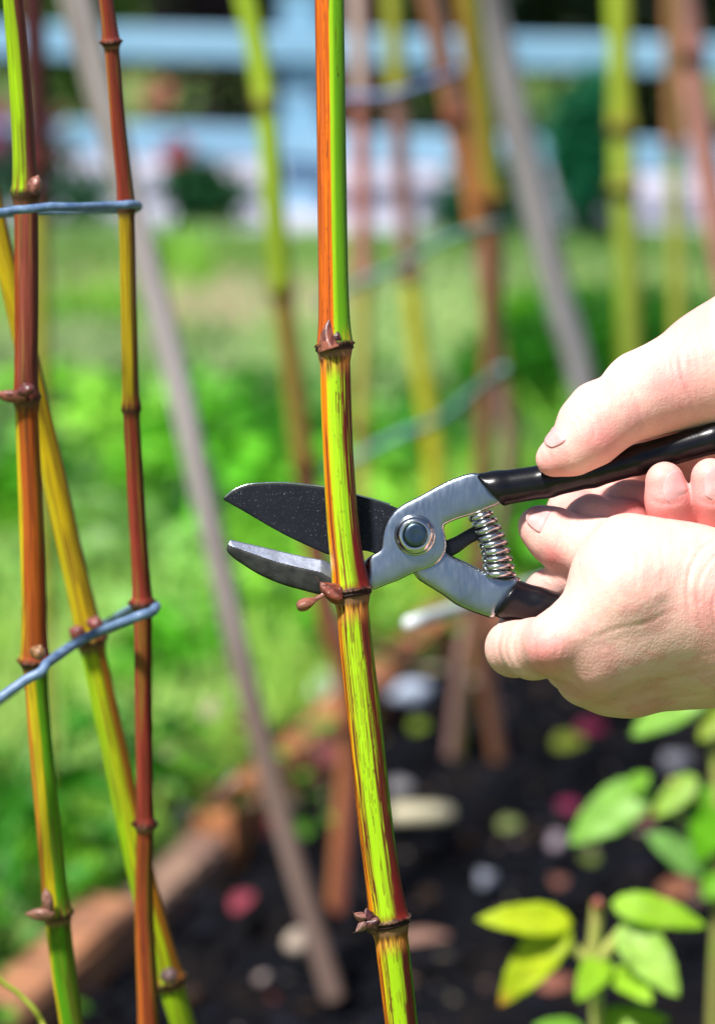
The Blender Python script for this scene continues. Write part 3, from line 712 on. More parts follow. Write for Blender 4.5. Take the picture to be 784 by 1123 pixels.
mp_ = [(361.5, 0, 8), (362.5, 90, 8), (363.5, 180, 8), (365, 280, 8), (367, 378, 8), (368.5, 440, 8), (371, 500, 8), (375, 560, 8), (379, 600, 8), (385, 645, 8), (389.5, 700, 8), (396, 760, 8), (402.5, 820, 8), (410, 890, 7), (418, 950, 6), (427, 1010, 5), (433, 1060, 3), (440, 1123, 0)]
root, info = cane('living_cane', 'thick green and orange cane held between the secateur blades', [Q(a, b, D0 - w / 1000) for a, b, w in mp_],
                  ([0, 180, 340, 380, 500, 560, 640, 660, 760, 900, 980, 1015, 1123], [32, 32, 33, 33, 33.5, 34.5, 36, 35, 37.5, 38, 38.5, 37, 36]),
                  [380, 650, 1011], main_cols, nseg=160, n=1150, swell=.26, ring=.24, tilt=.5, dens=([.25, .3, .72, .80], [0, 1, 1, 0]))
main_root = root
M_BUD = basic('bud_scale', (.62, .52, .50), (.42, .34, .34), rough=.35, scale=300, bump=.5, bscale=900, bdist=.0006, vcol=True, spec=.5)
def bud(parent, base, tip, r, col=(.30, .07, .04), tipcol=(.12, .03, .03), prof=None, wob=.15, seed=0, name='bud'):
    """base, tip in (px,py,w mm); teardrop with overlapping scale ridges"""
    a = to_world(mmp(*base)[None])[0]; b = to_world(mmp(*tip)[None])[0]
    n = 22; t = np.linspace(0, 1, n)
    pr = prof(t) if prof else np.sqrt(np.clip(np.sin(np.clip(t * 1.12 + .12, 0, 1) ** .8 * math.pi), 0, 1)) * (1 - .5 * t)
    C = a + (b - a) * t[:, None]; side = np.cross(b - a, FW); side /= np.linalg.norm(side); C = C + side * (np.sin(t * math.pi) * r / 1000 * .25)[:, None]
    V_, q, TH, SS = tube(C, np.maximum(pr, .02) * r / 1000, 22, lambda s, th: 1 + wob * np.sin(th * 3 + seed + s * 300) + wob * .5 * np.sin(th * 7 + seed * 2))
    tt = SS / SS.max(); c = np.tile(np.array(col), (len(TH), 1)); c = mixc(c, tipcol, sst(.55, 1, tt)); c = mixc(c, (.05, .015, .015), sst(.5, .8, vn(TH * 4, tt * 5, 5 + seed)) * .7)
    c = mixc(c, (.55, .28, .20), sst(.6, .85, vn(TH * 5, tt * 4, 15 + seed)) * .6)
    return P(name, V_, q, M_BUD, parent, cols=c)
bud(main_root, (363, 383, 12.3), (362, 351, 12.6), 3.9, col=(.52, .20, .14), tipcol=(.12, .03, .04), seed=1, prof=lambda t: np.clip(1.05 - t, .1, 1) ** .7)
bud(main_root, (371, 374, 13), (369, 356, 12.8), 1.5, col=(.08, .02, .02), seed=4)
bud(main_root, (374, 655, 12), (347, 633, 15), 3.6, col=(.40, .10, .05), tipcol=(.35, .10, .05), seed=2)
bud(main_root, (376, 650, 11), (357, 653, 14), 3.4, col=(.20, .04, .04), seed=3)
bud(main_root, (358, 650, 14), (326, 666, 17), 1.9, col=(.50, .20, .13), tipcol=(.55, .25, .16), seed=5, prof=lambda t: .35 + .75 * sst(.3, .75, t) * np.sqrt(np.clip(1 - ((t - .72) / .29) ** 2 * (t > .72), 0, 1)))
bud(main_root, (414, 1013, 8.5), (394, 1006, 11), 3.7, col=(.10, .03, .05), tipcol=(.12, .04, .06), seed=6)
bud(main_root, (400, 1007, 10.5), (386, 1000, 13), 1.8, col=(.45, .24, .20), tipcol=(.60, .30, .22), seed=7)
bud(main_root, (400, 1012, 10.5), (387, 1024, 13), 1.7, col=(.50, .32, .28), tipcol=(.62, .42, .36), seed=8)
bud(main_root, (406, 1008, 10), (402, 993, 11), 2.0, col=(.14, .04, .06), seed=9)

def zone_cols(zones, seed=0, streak=.5):
    """zones: list of (py_from, py_to, left, centre, right) colours"""
    def fn(th, py, s, nd):
        deg = np.degrees(th); c = np.zeros((len(th), 3))
        wob = (fbm(s * .02, th * 0 + seed, 11 + seed) - .5) * 30
        fine = vn(th * 14, s * .05, 21 + seed)
        for (a, b, L, M, R, *rest) in zones:
            sp = rest[0] if rest else (-30, 30)
            z = np.tile(np.array(M), (len(th), 1)); z = mixc(z, L, sst(sp[0] + 6, sp[0] - 6, deg + wob)); z = mixc(z, R, sst(sp[1] - 6, sp[1] + 6, deg + wob))
            m = (py >= a) & (py < b); c[m] = z[m]
        c = c * (1 - streak * .6 * sst(.55, .75, fine))[:, None]
        mo = fbm(th * 2.2, s * .018, 141 + seed, 4); c = mixc(c, (.24, .22, .02), sst(.52, .64, mo) * .35 * (streak > .3)); c = mixc(c, (.12, .04, .015), sst(.42, .32, mo) * .4 * (streak > .3))
        ln = vn(th * 20, s * .03, 61 + seed); c = mixc(c, (.10, .02, .015), sst(.74, .86, ln) * streak * 1.3)
        for d in nd: c = mixc(c, (.22, .03, .02), sst(12, .5, d) * (d > 0) * sst(.35, .65, vn(th * 12, s * .1, 71 + seed)) * .8)
        return node_paint(c, nd, th, s, reach=6, seed=seed)
    return fn
BIG = 9999
GRP = 'canes standing at the left'
# cane A
yA = 1.17
A = [(14, -6), (22, 100), (28, 215), (29, 330), (29, 435), (34, 560), (37, 650), (38, 722), (45, 820), (55, 920), (62, 1000), (70, 1070), (78, 1123)]
rt, _ = cane('living_cane', 'leftmost cane, lime green at the top and red-brown below the wire', [V(a, b, yA + .0 * b) for a, b in A],
         ([0, 215, 300, 435, 600, 720, 760, 1000, 1123], [22, 26, 26, 25, 27, 28, 25, 28, 26]), [212, 437, 725, 1003],
         zone_cols([(-BIG, 212, LIME, LIME, PURP, (-80, 12)), (212, 437, RUST, (.30, .07, .05), PURP, (-40, 35)), (437, 725, YELL, (.42, .09, .015), RUST, (-48, 30)), (725, 1003, (.5, .18, .02), YELL, GREEN, (-40, 5)), (1003, BIG, YELL, GREEN, (.10, .2, .01), (-40, 30))], 1),
         nseg=64, n=900, swell=.26, ring=.36, group=GRP)
def wbud(parent, a, b, Y, r, **k):
    # bud placed on a cane standing at depth plane Y
    pa = V(*a, Y); pb = V(*b, Y)
    n = 16; t = np.linspace(0, 1, n); pr = np.sqrt(np.clip(np.sin(np.clip(t * .95 + .1, 0, 1) * math.pi), .05, 1))
    V_, q, TH, SS = tube(pa + (pb - pa) * t[:, None], pr * r / 1000, 16, lambda s, th: 1 + .12 * np.sin(th * 3))
    c = np.tile(np.array(k.get('col', (.3, .1, .08))), (len(TH), 1)); c = mixc(c, (.08, .03, .03), sst(.4, .8, vn(TH * 3, SS * 900, 3)) * .7)
    return P('bud', V_, q, M_BUD, parent, cols=c)
wbud(rt, (36, 212), (42, 192), yA - .016, 2.6, col=(.45, .2, .15)); wbud(rt, (30, 435), (-6, 432), yA - .006, 2.4, col=(.55, .2, .16)); wbud(rt, (32, 433), (26, 420), yA - .012, 3.2, col=(.25, .08, .08))
wbud(rt, (60, 1003), (28, 1003), yA - .01, 2.6, col=(.5, .28, .2)); wbud(rt, (55, 1000), (50, 975), yA - .01, 2.2, col=(.45, .25, .2)); wbud(rt, (40, 722), (45, 708), yA - .014, 3, col=(.5, .3, .12))
# cane B
yB = 1.19
B = [(116, -6), (122, 45), (129, 130), (138, 222), (141, 330), (144, 445), (150, 560), (156, 662), (157, 760), (159, 880), (158, 1000), (163, 1123)]
cane('living_cane', 'thin dark red cane hooked by the ends of both wires', [V(a, b, yB) for a, b in B],
     ([0, 220, 440, 660, 900, 1123], [16, 17.5, 18, 20, 18, 24]), [46, 228, 447, 662, 905],
     zone_cols([(-BIG, 228, (.34, .055, .03), (.22, .03, .02), PURP, (-40, 25)), (228, 447, YELL, (.42, .30, .01), MAROON, (-50, 20)), (447, 905, (.30, .05, .03), (.22, .03, .02), MAROON), (905, BIG, (.5, .12, .02), (.32, .06, .02), MAROON)], 2),
     nseg=56, n=900, swell=.30, ring=.55, group=GRP)
# cane C
yC = 1.24
C_ = [(-14, 190), (0, 262), (25, 370), (50, 480), (76, 600), (98, 695), (118, 790), (142, 900), (160, 980), (185, 1072), (200, 1123)]
rt, _ = cane('living_cane', 'leaning yellow cane crossing behind the leftmost cane', [V(a, b, yC) for a, b in C_],
         ([200, 480, 690, 720, 900, 1060, 1123], [22, 25, 28, 27, 30, 30, 28]), [703, 1076],
         zone_cols([(-BIG, 703, YELL, (.52, .36, .008), RUST, (-30, 52)), (703, 1076, LIME, (.42, .50, .008), (.45, .16, .01), (-20, 25)), (1076, BIG, LIME, LIME, (.2, .3, .01))], 3),
         nseg=64, n=800, swell=.24, ring=.34, group=GRP)
wbud(rt, (92, 697), (76, 690), yC - .01, 3.2, col=(.42, .13, .13)); wbud(rt, (104, 690), (106, 676), yC - .012, 3.4, col=(.42, .13, .12)); wbud(rt, (186, 1078), (186, 1062), yC - .016, 3.4, col=(.6, .42, .42))
# thin tendril bottom-left
tp = cr([V(-30, 1040, 1.22), V(0, 1075, 1.22), V(22, 1092, 1.22), V(46, 1122, 1.22), V(60, 1180, 1.24), G(70, 1180) * .6 + V(60, 1180, 1.24) * .4, V(62, 1400, 1.27), V(66, 1600, 1.3), V(66, 2000, 1.3)], 60)
tp = tp[tp[:, 2] > 0]
vv, ff = plain_tube(tp, .0011, 8)
tag(mesh_obj('tendril', vv, ff, basic('tendril_skin', (.22, .30, .02), (.30, .34, .03), scale=40)), 'thin arching green tendril in the bottom left corner', 'tendril')

# wires
def wire(label, pts, r, mat, group=None, name='tie_wire', n=260, jit=.0004):
    C = cr(pts, n); t = np.linspace(0, 1, n)
    C = C + np.stack([0 * t, 0 * t, (fbm(t * 9, t * 0, 77) - .5) * jit * 4], 1)
    vv, ff = plain_tube(C, r, 12); return tag(mesh_obj(name, vv, ff, mat), label, 'wire', group)
wire('upper blue wire running level across the two left canes',
     [V(-90, 240, 1.13), V(-30, 235, 1.14), V(0, 232, 1.145), V(30, 229, 1.148), V(75, 226, 1.155), V(120, 224.5, 1.172), V(142, 223, 1.176), V(151, 225, 1.186), V(150, 227, 1.202), V(138, 228, 1.207), V(110, 229, 1.206), V(60, 231, 1.205), V(0, 235, 1.2), V(-90, 242, 1.2)], .0016, M_WIRE, 'blue wires tying the canes')
wire('lower blue wire sloping up across three left canes',
     [V(-80, 812, 1.13), V(-20, 779, 1.14), V(0, 765, 1.145), V(25, 748, 1.148), V(45, 737, 1.15), V(54, 726, 1.156), V(80, 707, 1.18), V(105, 694, 1.195), V(130, 684, 1.18), V(152, 676, 1.172), V(166, 671, 1.178), V(171, 664, 1.19), V(166, 661, 1.204), V(152, 664, 1.208), V(120, 682, 1.265), V(60, 722, 1.262), V(0, 768, 1.24), V(-80, 815, 1.2)], .0019, M_WIRE, 'blue wires tying the canes')

# stakes (weathered grey poles)
def stake_cols(seed, c1=(.62, .55, .55), c2=(.40, .33, .33), foot_col=(.24, .14, .10), wy=(520, 900)):
    def fn(th, py, s, nd):
        n = fbm(th * 3, s * .01, seed); c = np.tile(np.array(c1), (len(th), 1)); c = mixc(c, c2, sst(.4, .6, n)); c = mixc(c, (.16, .12, .11), sst(.5, .8, vn(th * 10, s * .006, seed + 3)) * .8)
        return mixc(c, foot_col, sst(wy[0], wy[1], py) * .8)  # browner towards the foot of the stake
    return fn
def stake(label, top, base, width, path=None, seed=0, **k):
    pts = path or [top * (1 - t) + base * t for t in np.linspace(0, 1, 6)]
    return cane('stake', label, pts, width, [], stake_cols(seed, **k), nseg=24, n=160, mat=M_CANE_DRY, group='grey stakes leaning in the bed', cat='stake', over=.5)
b0 = G(366, 1093, -.01); 
def lerp_path(pxs, d0, base):
    """image path, depth runs linearly from d0 to the base's own depth"""
    dB = (base - CAM) @ FW; y0 = pxs[0][1]; y1 = pxs[-1][1]
    return [Q(a, b, d0 + (dB - d0) * (b - y0) / (y1 - y0)) for a, b in pxs]
stake('grey weathered stake leaning behind the left canes', None, None, ([0, 200, 420, 740, 950, 1090], [40, 32, 29, 26, 24, 24]),
      path=lerp_path([(84, -5), (137, 200), (190, 400), (232, 580), (268, 740), (312, 910), (366, 1093)], float((b0 - CAM) @ FW) - .22, b0), seed=3)
b1 = G(712, 745, -.01)
stake('grey weathered stake leaning down behind the upper hand', None, None, ([0, 200, 420, 690], [38, 35, 30, 28]),
      path=lerp_path([(532, -5), (577, 180), (614, 330), (644, 440), (712, 745)], float((b1 - CAM) @ FW) - .3, b1), seed=8, c1=(.66, .60, .64), c2=(.46, .41, .43))

# blurred canes further back
BG = 'blurred canes behind the secateurs'
def far_cane(label, path, lean, width, nodes, zones, seed, **k):
    base = G(path[-1][0], path[-1][1], -.01); d0 = (base - CAM) @ FW - lean
    return cane('living_cane', label, lerp_path(path, d0, base), width, nodes, zone_cols(zones, seed, .25), nseg=20, n=220, swell=.25, ring=.35, group=BG, **k)
LM2 = (.38, .54, .04); OL = (.44, .46, .06); BRN = (.40, .17, .07); PK = (.72, .32, .26); MV = (.42, .24, .22)
far_cane('lime cane between the left stake and the thick cane', [(269, -5), (290, 105), (308, 310), (334, 515), (356, 660), (384, 780), (370, 1000)], .16, ([0, 300, 500, 780, 1000], [24, 26, 24, 28, 26]), [112, 318, 512, 800],
         [(-BIG, 318, LM2, LM2, (.3, .42, .03)), (318, 520, OL, BRN, OL), (520, BIG, BRN, (.30, .09, .05), MV)], 4)
far_cane('pinkish cane just right of the thick cane', [(392, -5), (397, 150), (398, 300), (396, 480), (400, 620), (404, 735)], .17, ([0, 400, 700], [20, 18, 18]), [120, 305, 470],
         [(-BIG, 110, (.6, .45, .42), (.55, .4, .36), PK), (110, 305, PK, (.42, .15, .13), MV), (305, BIG, (.45, .42, .10), (.45, .38, .10), OL)], 5)
far_cane('thin mauve cane turning yellow beside the pinkish one', [(430, -5), (438, 150), (448, 280), (462, 400), (478, 520), (470, 690)], .18, ([0, 280, 500], [20, 20, 22]), [100, 300],
         [(-BIG, 100, OL, (.35, .36, .05), OL), (100, 300, MV, (.24, .12, .11), MV), (300, BIG, YELL, (.48, .50, .05), OL)], 6)
far_cane('brown cane with the second twine tied to it', [(470, -5), (500, 130), (524, 240), (546, 390), (560, 500), (545, 610), (515, 690), (497, 832)], .21, ([0, 240, 400, 600, 830], [24, 24, 20, 19, 19]), [130, 255, 405],
         [(-BIG, 130, BRN, (.28, .13, .09), MV), (130, 255, (.5, .18, .05), BRN, BRN), (255, BIG, MV, (.22, .14, .10), OL), ], 7)
far_cane('olive and rust cane touching the grey stake', [(512, -5), (528, 120), (538, 220), (540, 330), (532, 480), (523, 640), (526, 700), (547, 832)], .31, ([0, 220, 400, 600, 830], [28, 28, 20, 19, 19]), [215],
         [(-BIG, 215, (.5, .22, .05), (.42, .40, .06), OL), (215, BIG, BRN, (.26, .13, .08), MV)], 8)
far_cane('upright lime cane above the far hand', [(678, -5), (682, 140), (686, 260), (690, 380), (692, 560), (694, 735)], .17, ([0, 400, 700], [26, 27, 26]), [140, 205],
         [(-BIG, 130, LM2, (.42, .50, .05), OL), (130, BIG, LM2, (.40, .48, .08), OL)], 9)
far_cane('thin olive cane near the right edge', [(736, -5), (739, 150), (744, 330), (748, 500), (752, 690)], .19, ([0, 690], [17, 18]), [160],
         [(-BIG, 160, BRN, (.30, .18, .08), OL), (160, BIG, OL, (.34, .36, .08), OL)], 10)
far_cane('stout pinkish cane at the right edge of the view', [(748, -5), (762, 100), (780, 210), (806, 340), (830, 480), (850, 640)], .16, ([0, 400], [30, 30]), [60],
         [(-BIG, BIG, PK, (.42, .20, .17), MV)], 11)
far_cane('dim maroon cane behind the leftmost cane', [(36, -5), (40, 90), (42, 200), (44, 330), (46, 520), (50, 800), (56, 960)], .23, ([0, 400, 900], [26, 20, 16]), [180],
         [(-BIG, 230, (.12, .03, .04), (.10, .03, .035), (.08, .02, .03)), (230, BIG, (.35, .30, .06), OL, BRN)], 12)
# twines in the background
wire('blurred teal twine high between the pinkish and brown canes', [Q(340, 105, 2.7), Q(395, 106, 2.62), Q(440, 100, 2.6), Q(480, 86, 2.58), Q(500, 80, 2.72)], .0032, basic('dark_blue_twine', (.08, .12, .26), (.14, .2, .36), rough=.7), 'blurred twines behind the secateurs', 'twine')
wire('blurred pale twine sloping up to the brown cane', [Q(352, 332, 3.0), Q(396, 309, 2.9), Q(440, 290, 2.85), Q(490, 262, 2.75), Q(526, 250, 2.66), Q(548, 246, 2.8)], .0034, M_WIRE2, 'blurred twines behind the secateurs', 'twine')
wire('blurred teal twine just above the black blade', [Q(360, 515, 3.0), Q(398, 498, 3.0), Q(440, 477, 2.95), Q(482, 460, 2.9), Q(520, 430, 2.85), Q(552, 405, 2.74)], .0042, M_WIRE2, 'blurred twines behind the secateurs', 'twine')

# ================================================================== GROUND, BED
A0 = G(-60, 1150, .05); B0 = G(492, 652, .05); dirn = (B0 - A0); dirn[2] = 0; Lb = np.linalg.norm(dirn); dirn /= Lb
perp = np.array([dirn[1], -dirn[0], 0])     # towards the soil (right)
dirf = np.array([.985, .17, 0]); dirf /= np.linalg.norm(dirf)
A0 = A0 - dirn * .9
corner = B0.copy()
def side_left(x, y): return (x - corner[0]) * perp[0] + (y - corner[1]) * perp[1]           # >0 soil side of long board
pf = np.array([dirf[1], -dirf[0], 0])
def side_far(x, y): return (x - corner[0]) * pf[0] + (y - corner[1]) * pf[1]                 # >0 near side of far board
M_SOILFAR = basic('meadow_ground', (.055, .13, .015), (.16, .20, .05), rough=.95, scale=1.6, bump=.6, bscale=30, bdist=.02)
g = mesh_obj('ground', [(-150, -150, -.14), (150, -150, -.14), (150, 250, -.14), (-150, 250, -.14)], [(0, 1, 2, 3)], M_SOILFAR, smooth=False); tag(g, kind='structure')
# lawn base, gently uneven, with bare earthy patches
def grid(x0, x1, y0, y1, nx, ny):
    X, Y = np.meshgrid(np.linspace(x0, x1, nx), np.linspace(y0, y1, ny)); X = X.ravel(); Y = Y.ravel()
    i = np.arange(nx * ny).reshape(ny, nx); q = np.stack([i[:-1, :-1], i[:-1, 1:], i[1:, 1:], i[1:, :-1]], -1).reshape(-1, 4)
    return X, Y, q
def lawn_h(X, Y): return .012 + (fbm(X * 2, Y * 2, 51) - .5) * .03
def bare(X, Y):
    b = fbm(X * 2.2 + 3, Y * 1.1, 61, 3)
    c = np.exp(-(((X + .27) / .22) ** 2 + ((Y - 5.55) / .35) ** 2)) * .75 + np.exp(-(((X + .5) / .2) ** 2 + ((Y - 5.9) / .3) ** 2)) * .5 + np.exp(-(((X - .1) / .6) ** 2 + ((Y - 5.9) / .35) ** 2)) * .35
    return np.clip(b + c - .5, 0, 1)
X, Y, q = grid(-3.2, 3.2, 1.2, 7.05, 200, 180)
Z = lawn_h(X, Y)
inb = (side_left(X, Y) > -.01) & (side_far(X, Y) > -.01); Z[inb] = -.06; Z[Y > 6.47] = -.05
c = np.tile(np.array((.05, .10, .012)), (len(X), 1)); bm = sst(.12, .3, bare(X, Y)); c = mixc(c, (.40, .30, .20), bm)
lawn = mesh_obj('lawn', np.stack([X, Y, Z], 1), q, basic('lawn_earth', (1, 1, 1), (.7, .7, .7), rough=.95, scale=25, vcol=True, bump=.8, bscale=80, bdist=.01), cols=c); tag(lawn, kind='structure')
# bed soil
X, Y, q = grid(-1.3, 2.6, 1.15, 4.6, 560, 520)
def soil_h(X, Y):
    a = fbm(X * 5, Y * 5, 71) - .5; b = fbm(X * 22, Y * 22, 75) - .5; c = fbm(X * 70, Y * 70, 79, 3) - .45
    return -.008 + a * .05 + b * .045 + np.abs(c) * .03
inb = (side_left(X, Y) > .0) & (side_far(X, Y) > .0)
Z = np.where(inb, soil_h(X, Y), -.08)
cz = np.tile(np.array((.0028, .0035, .0065)), (len(X), 1)); cz = mixc(cz, (.012, .009, .009), sst(.45, .7, fbm(X * 16, Y * 16, 83)))
soil = mesh_obj('soil', np.stack([X, Y, Z], 1), q, basic('dark_soil', (1, 1, 1), (.6, .6, .65), rough=.9, scale=200, vcol=True, bump=1.0, bscale=260, bdist=.006, spec=.12), cols=cz); tag(soil, kind='structure')
# clods and crumbs on the soil: one mass
def rocks(name, n, xr, yr, smin_, smax_, mat, kind='stuff', test=None, colf=None, seed=1):
    rg_ = np.random.default_rng(seed)
    x = rg_.uniform(*xr, n * 3); y = rg_.uniform(*yr, n * 3); m = test(x, y); x = x[m][:n]; y = y[m][:n]; n = len(x)
    base = np.array([(-1, 0, 0), (1, 0, 0), (0, -1, 0), (0, 1, 0), (0, 0, -1), (0, 0, 1), (.7, .7, .3), (-.7, .7, .2), (.6, -.7, .4), (-.6, -.7, .3)], float)
    import bmesh
    bm_ = bmesh.new(); [bm_.verts.new(v) for v in base]; bmesh.ops.convex_hull(bm_, input=bm_.verts); bm_.verts.index_update()
    bv_ = np.array([v.co[:] for v in bm_.verts]); bf = np.array([[v.index for v in f_.verts] for f_ in bm_.faces]); bm_.free()
    nb = len(bv_); s_ = smin_ + (smax_ - smin_) * rg_.random(n) ** 3
    jit = rg_.uniform(.6, 1.3, (n, nb, 1)); sc = rg_.uniform(.6, 1.2, (n, 1, 3)) * np.array([1, 1, .7]); ang = rg_.uniform(0, 6.28, n)
    v = bv_[None] * jit * sc * s_[:, None, None]
    ca, sa = np.cos(ang)[:, None], np.sin(ang)[:, None]
    v = np.stack([v[..., 0] * ca - v[..., 1] * sa, v[..., 0] * sa + v[..., 1] * ca, v[..., 2]], -1)
    v += np.stack([x, y, soil_h(x, y) + s_ * .3], 1)[:, None]
    fcs = (bf[None] + (np.arange(n) * nb)[:, None, None]).reshape(-1, bf.shape[1])
    cc = np.repeat(colf(rg_, n), nb, 0) if colf else None
    o = mesh_obj(name, v.reshape(-1, 3), fcs, mat, cols=cc, smooth=False); return tag(o, kind=kind)
inbed = lambda x, y: (side_left(x, y) > .02) & (side_far(x, y) > .02)
M_CLOD = basic('soil_crumb', (1, 1, 1), (.6, .6, .6), rough=.95, scale=120, vcol=True, bump=.6, bscale=300, spec=.15)
def clodcol(r, n):
    c = np.tile(np.array((.0045, .005, .0085)), (n, 1)) * r.uniform(.5, 2.2, (n, 1)); k = r.random(n); c[k > .88] = (.04, .024, .018)
    c[k > .93] = (.14, .09, .08); c[k > .975] = (.30, .24, .24); return c
rocks('soil_crumbs', 9000, (-1, 2), (1.9, 4.3), .002, .016, M_CLOD, test=inbed, colf=clodcol)

# boards round the bed
def board(label, p, d, length, thick, height, col1, col2, tiltz=0, z=.0):
    n = 14; side = np.array([d[1], -d[0], 0]); vs = []; rs = np.random.default_rng(int(length * 1000))
    sec_ = [(-.5, 0), (-.5, .9), (-.42, 1), (.42, 1), (.5, .9), (.5, 0)]
    for i in range(n + 1):
        t_ = i / n
        for (a, b) in sec_:
            vs.append(p + d * length * t_ + side * thick * (a + rs.uniform(-.03, .03)) + np.array([0, 0, z + height * b + rs.uniform(-.002, .002) + tiltz * t_]))
    m = len(sec_); fs = []
    for i in range(n):
        for k in range(m): fs.append((i * m + k, i * m + (k + 1) % m, (i + 1) * m + (k + 1) % m, (i + 1) * m + k))
    fs.append(tuple(range(m))[::-1]); fs.append(tuple(range(n * m, n * m + m)))
    ang = math.atan2(d[1], d[0])
    mt = basic('board_wood', col1, col2, rough=.85, scale=14, stretch=(1, 1, 1), bump=.9, bscale=60, bdist=.006, spec=.2)
    o = mesh_obj('edging_board', vs, fs, mt, smooth=False)
    return tag(o, label, 'board', 'boards edging the bed')
cA = A0 * np.array([1, 1, 0])
L1 = 1.72; 
def along(px, py):
    p_ = G(px, py, .05); return (p_ - A0) @ dirn
e1 = along(150, 985); e2 = along(235, 915); e3 = along(262, 890)
board('orange brown edging board in the bottom left corner', cA - np.array([0, 0, .03]), dirn, e1, .048, .080, (.40, .18, .09), (.20, .10, .065))
board('short weathered mauve edging board between two longer ones', cA + dirn * (e1 + .01) - np.array([0, 0, .03]), dirn, e3 - e1 - .02, .04, .058, (.13, .07, .06), (.28, .18, .13))
board('far orange edging board running under the blades', cA + dirn * e3 - np.array([0, 0, .03]), dirn, Lb + .9 - e3, .04, .072, (.42, .17, .07), (.16, .07, .05))
board('edging board across the far end of the bed behind the hands', corner * np.array([1, 1, 0]) + perp * .03 - np.array([0, 0, .03]), dirf, 2.4, .05, .085, (.42, .17, .09), (.30, .13, .09))

# ---------------- grass
M_GRASS = basic('grass_blade', (1, 1, 1), (.75, .8, .7), rough=.5, scale=30, vcol=True, trans=.35, spec=.35)
def grass(name, n, xr, yr, hmin, hmax, wmin, wmax, test, colf, seed, zf=lawn_h, lean=.6):
    r = np.random.default_rng(seed); x = r.uniform(*xr, n); y = r.uniform(*yr, n); m = test(x, y, r); x = x[m]; y = y[m]; n = len(x)
    h = r.uniform(hmin, hmax, n); w = r.uniform(wmin, wmax, n) * .5; a = r.uniform(0, 6.283, n); b = r.uniform(0, 6.283, n); ln = r.uniform(.15, lean, n)
    z = zf(x, y) - .004; wx, wy = np.cos(a) * w, np.sin(a) * w; lx, ly = np.cos(b) * ln * h, np.sin(b) * ln * h
    rows = []
    for t_, ww in ((0, .7), (.4, 1), (.75, .7), (1, .05)):
        cx = x + lx * t_ ** 1.7; cy = y + ly * t_ ** 1.7; cz = z + h * (t_ - .25 * ln * t_ ** 2)
        rows.append(np.stack([cx - wx * ww, cy - wy * ww, cz], 1)); rows.append(np.stack([cx + wx * ww, cy + wy * ww, cz], 1))
    V_ = np.stack(rows, 1); base = (np.arange(n) * 8)[:, None]
    q = np.concatenate([base + np.array([0, 1, 3, 2]), base + np.array([2, 3, 5, 4]), base + np.array([4, 5, 7, 6])])
    c = np.repeat(colf(x, y, r, n), 8, 0)
    return tag(mesh_obj(name, V_.reshape(-1, 3), q, M_GRASS, cols=c), kind='stuff')
def gcol(x, y, r, n):
    k = fbm(x * 2.5, y * 1.3, 91, 3); c = np.tile(np.array((.19, .48, .03)), (n, 1)); c = mixc(c, (.36, .58, .10), sst(.47, .62, k)); c = mixc(c, (.025, .16, .015), sst(.46, .34, k))
    c = mixc(c, (.44, .54, .27), sst(4.0, 5.0, y) * .7); c = mixc(c, (.44, .58, .20), sst(.52, .6, fbm(x * 3.4 + 9, y * 1.9, 93, 3)) * .6); c = mixc(c, (.16, .34, .05), sst(5.95, 6.15, y) * .7)
    return np.clip(c * 1.3, 0, .75) * r.uniform(.7, 1.2, (n, 1))
outbed = lambda x, y: ~((side_left(x, y) > -.04) & (side_far(x, y) > -.04))
view = lambda x, y: np.abs(x) < y * .14 + 1.1
grass('grass', 370000, (-2.2, 2.2), (2.0, 6.44), .025, .07, .0035, .008, lambda x, y, r: outbed(x, y) & view(x, y) & (r.random(len(x)) > sst(.06, .26, bare(x, y)) * .93), gcol, 3)
def tcol(x, y, r, n):
    k = fbm(x * 3, y * 1.6, 95, 3); c = np.tile(np.array((.11, .42, .02)), (n, 1)); c = mixc(c, (.03, .18, .01), sst(.52, .40, k)); c = mixc(c, (.28, .60, .06), sst(.5, .62, k)); return c * r.uniform(.7, 1.25, (n, 1))
grass('grass_tufts', 88000, (-2.1, 2.1), (2.2, 6.8), .06, .14, .006, .012, lambda x, y, r: outbed(x, y) & view(x, y) & ((fbm(x * 2.2, y * 1.2, 97, 3) > .50) & (y < 6.1)), tcol, 5, lean=.9)
# broad leaf ground cover near the boards
def leafmass(name, pos, size, cols, mat, seed=0, flat=.4, parent=None, kind=None, elong=1.6):
    r = np.random.default_rng(seed); n = len(pos)
    d = r.normal(size=(n, 3)); d[:, 2] *= flat; d /= np.linalg.norm(d, axis=1)[:, None]
    u = r.normal(size=(n, 3)); u[:, 2] += .8; u -= d * (u * d).sum(1)[:, None]; u /= np.linalg.norm(u, axis=1)[:, None]
    s_ = np.cross(d, u); sz = np.asarray(size)[:, None]
    w = sz / elong
    P0 = pos; P1 = pos + d * sz * .35 + s_ * w * .5 + u * sz * .06; P2 = pos + d * sz + u * -sz * .1; P3 = pos + d * sz * .35 - s_ * w * .5 + u * sz * .06; Pm = pos + d * sz * .4 - u * sz * .05
    P1b = pos + d * sz * .72 + s_ * w * .33; P3b = pos + d * sz * .72 - s_ * w * .33
    V_ = np.stack([P0, P1, P1b, P2, P3b, P3, Pm], 1); b = (np.arange(n) * 7)[:, None]
    q = np.concatenate([b + np.array(k) for k in ([0, 1, 6], [1, 2, 6], [2, 3, 6], [3, 4, 6], [4, 5, 6], [5, 0, 6])])
    o = mesh_obj(name, V_.reshape(-1, 3), q, mat, cols=np.repeat(cols, 7, 0))
    if parent is not None: adopt(o, parent)
    if kind: tag(o, kind=kind)
    return o
M_LEAF = basic('leaf', (1, 1, 1), (.75, .8, .7), rough=.42, scale=60, vcol=True, trans=.42, spec=.22)
r = np.random.default_rng(12); n = 16000
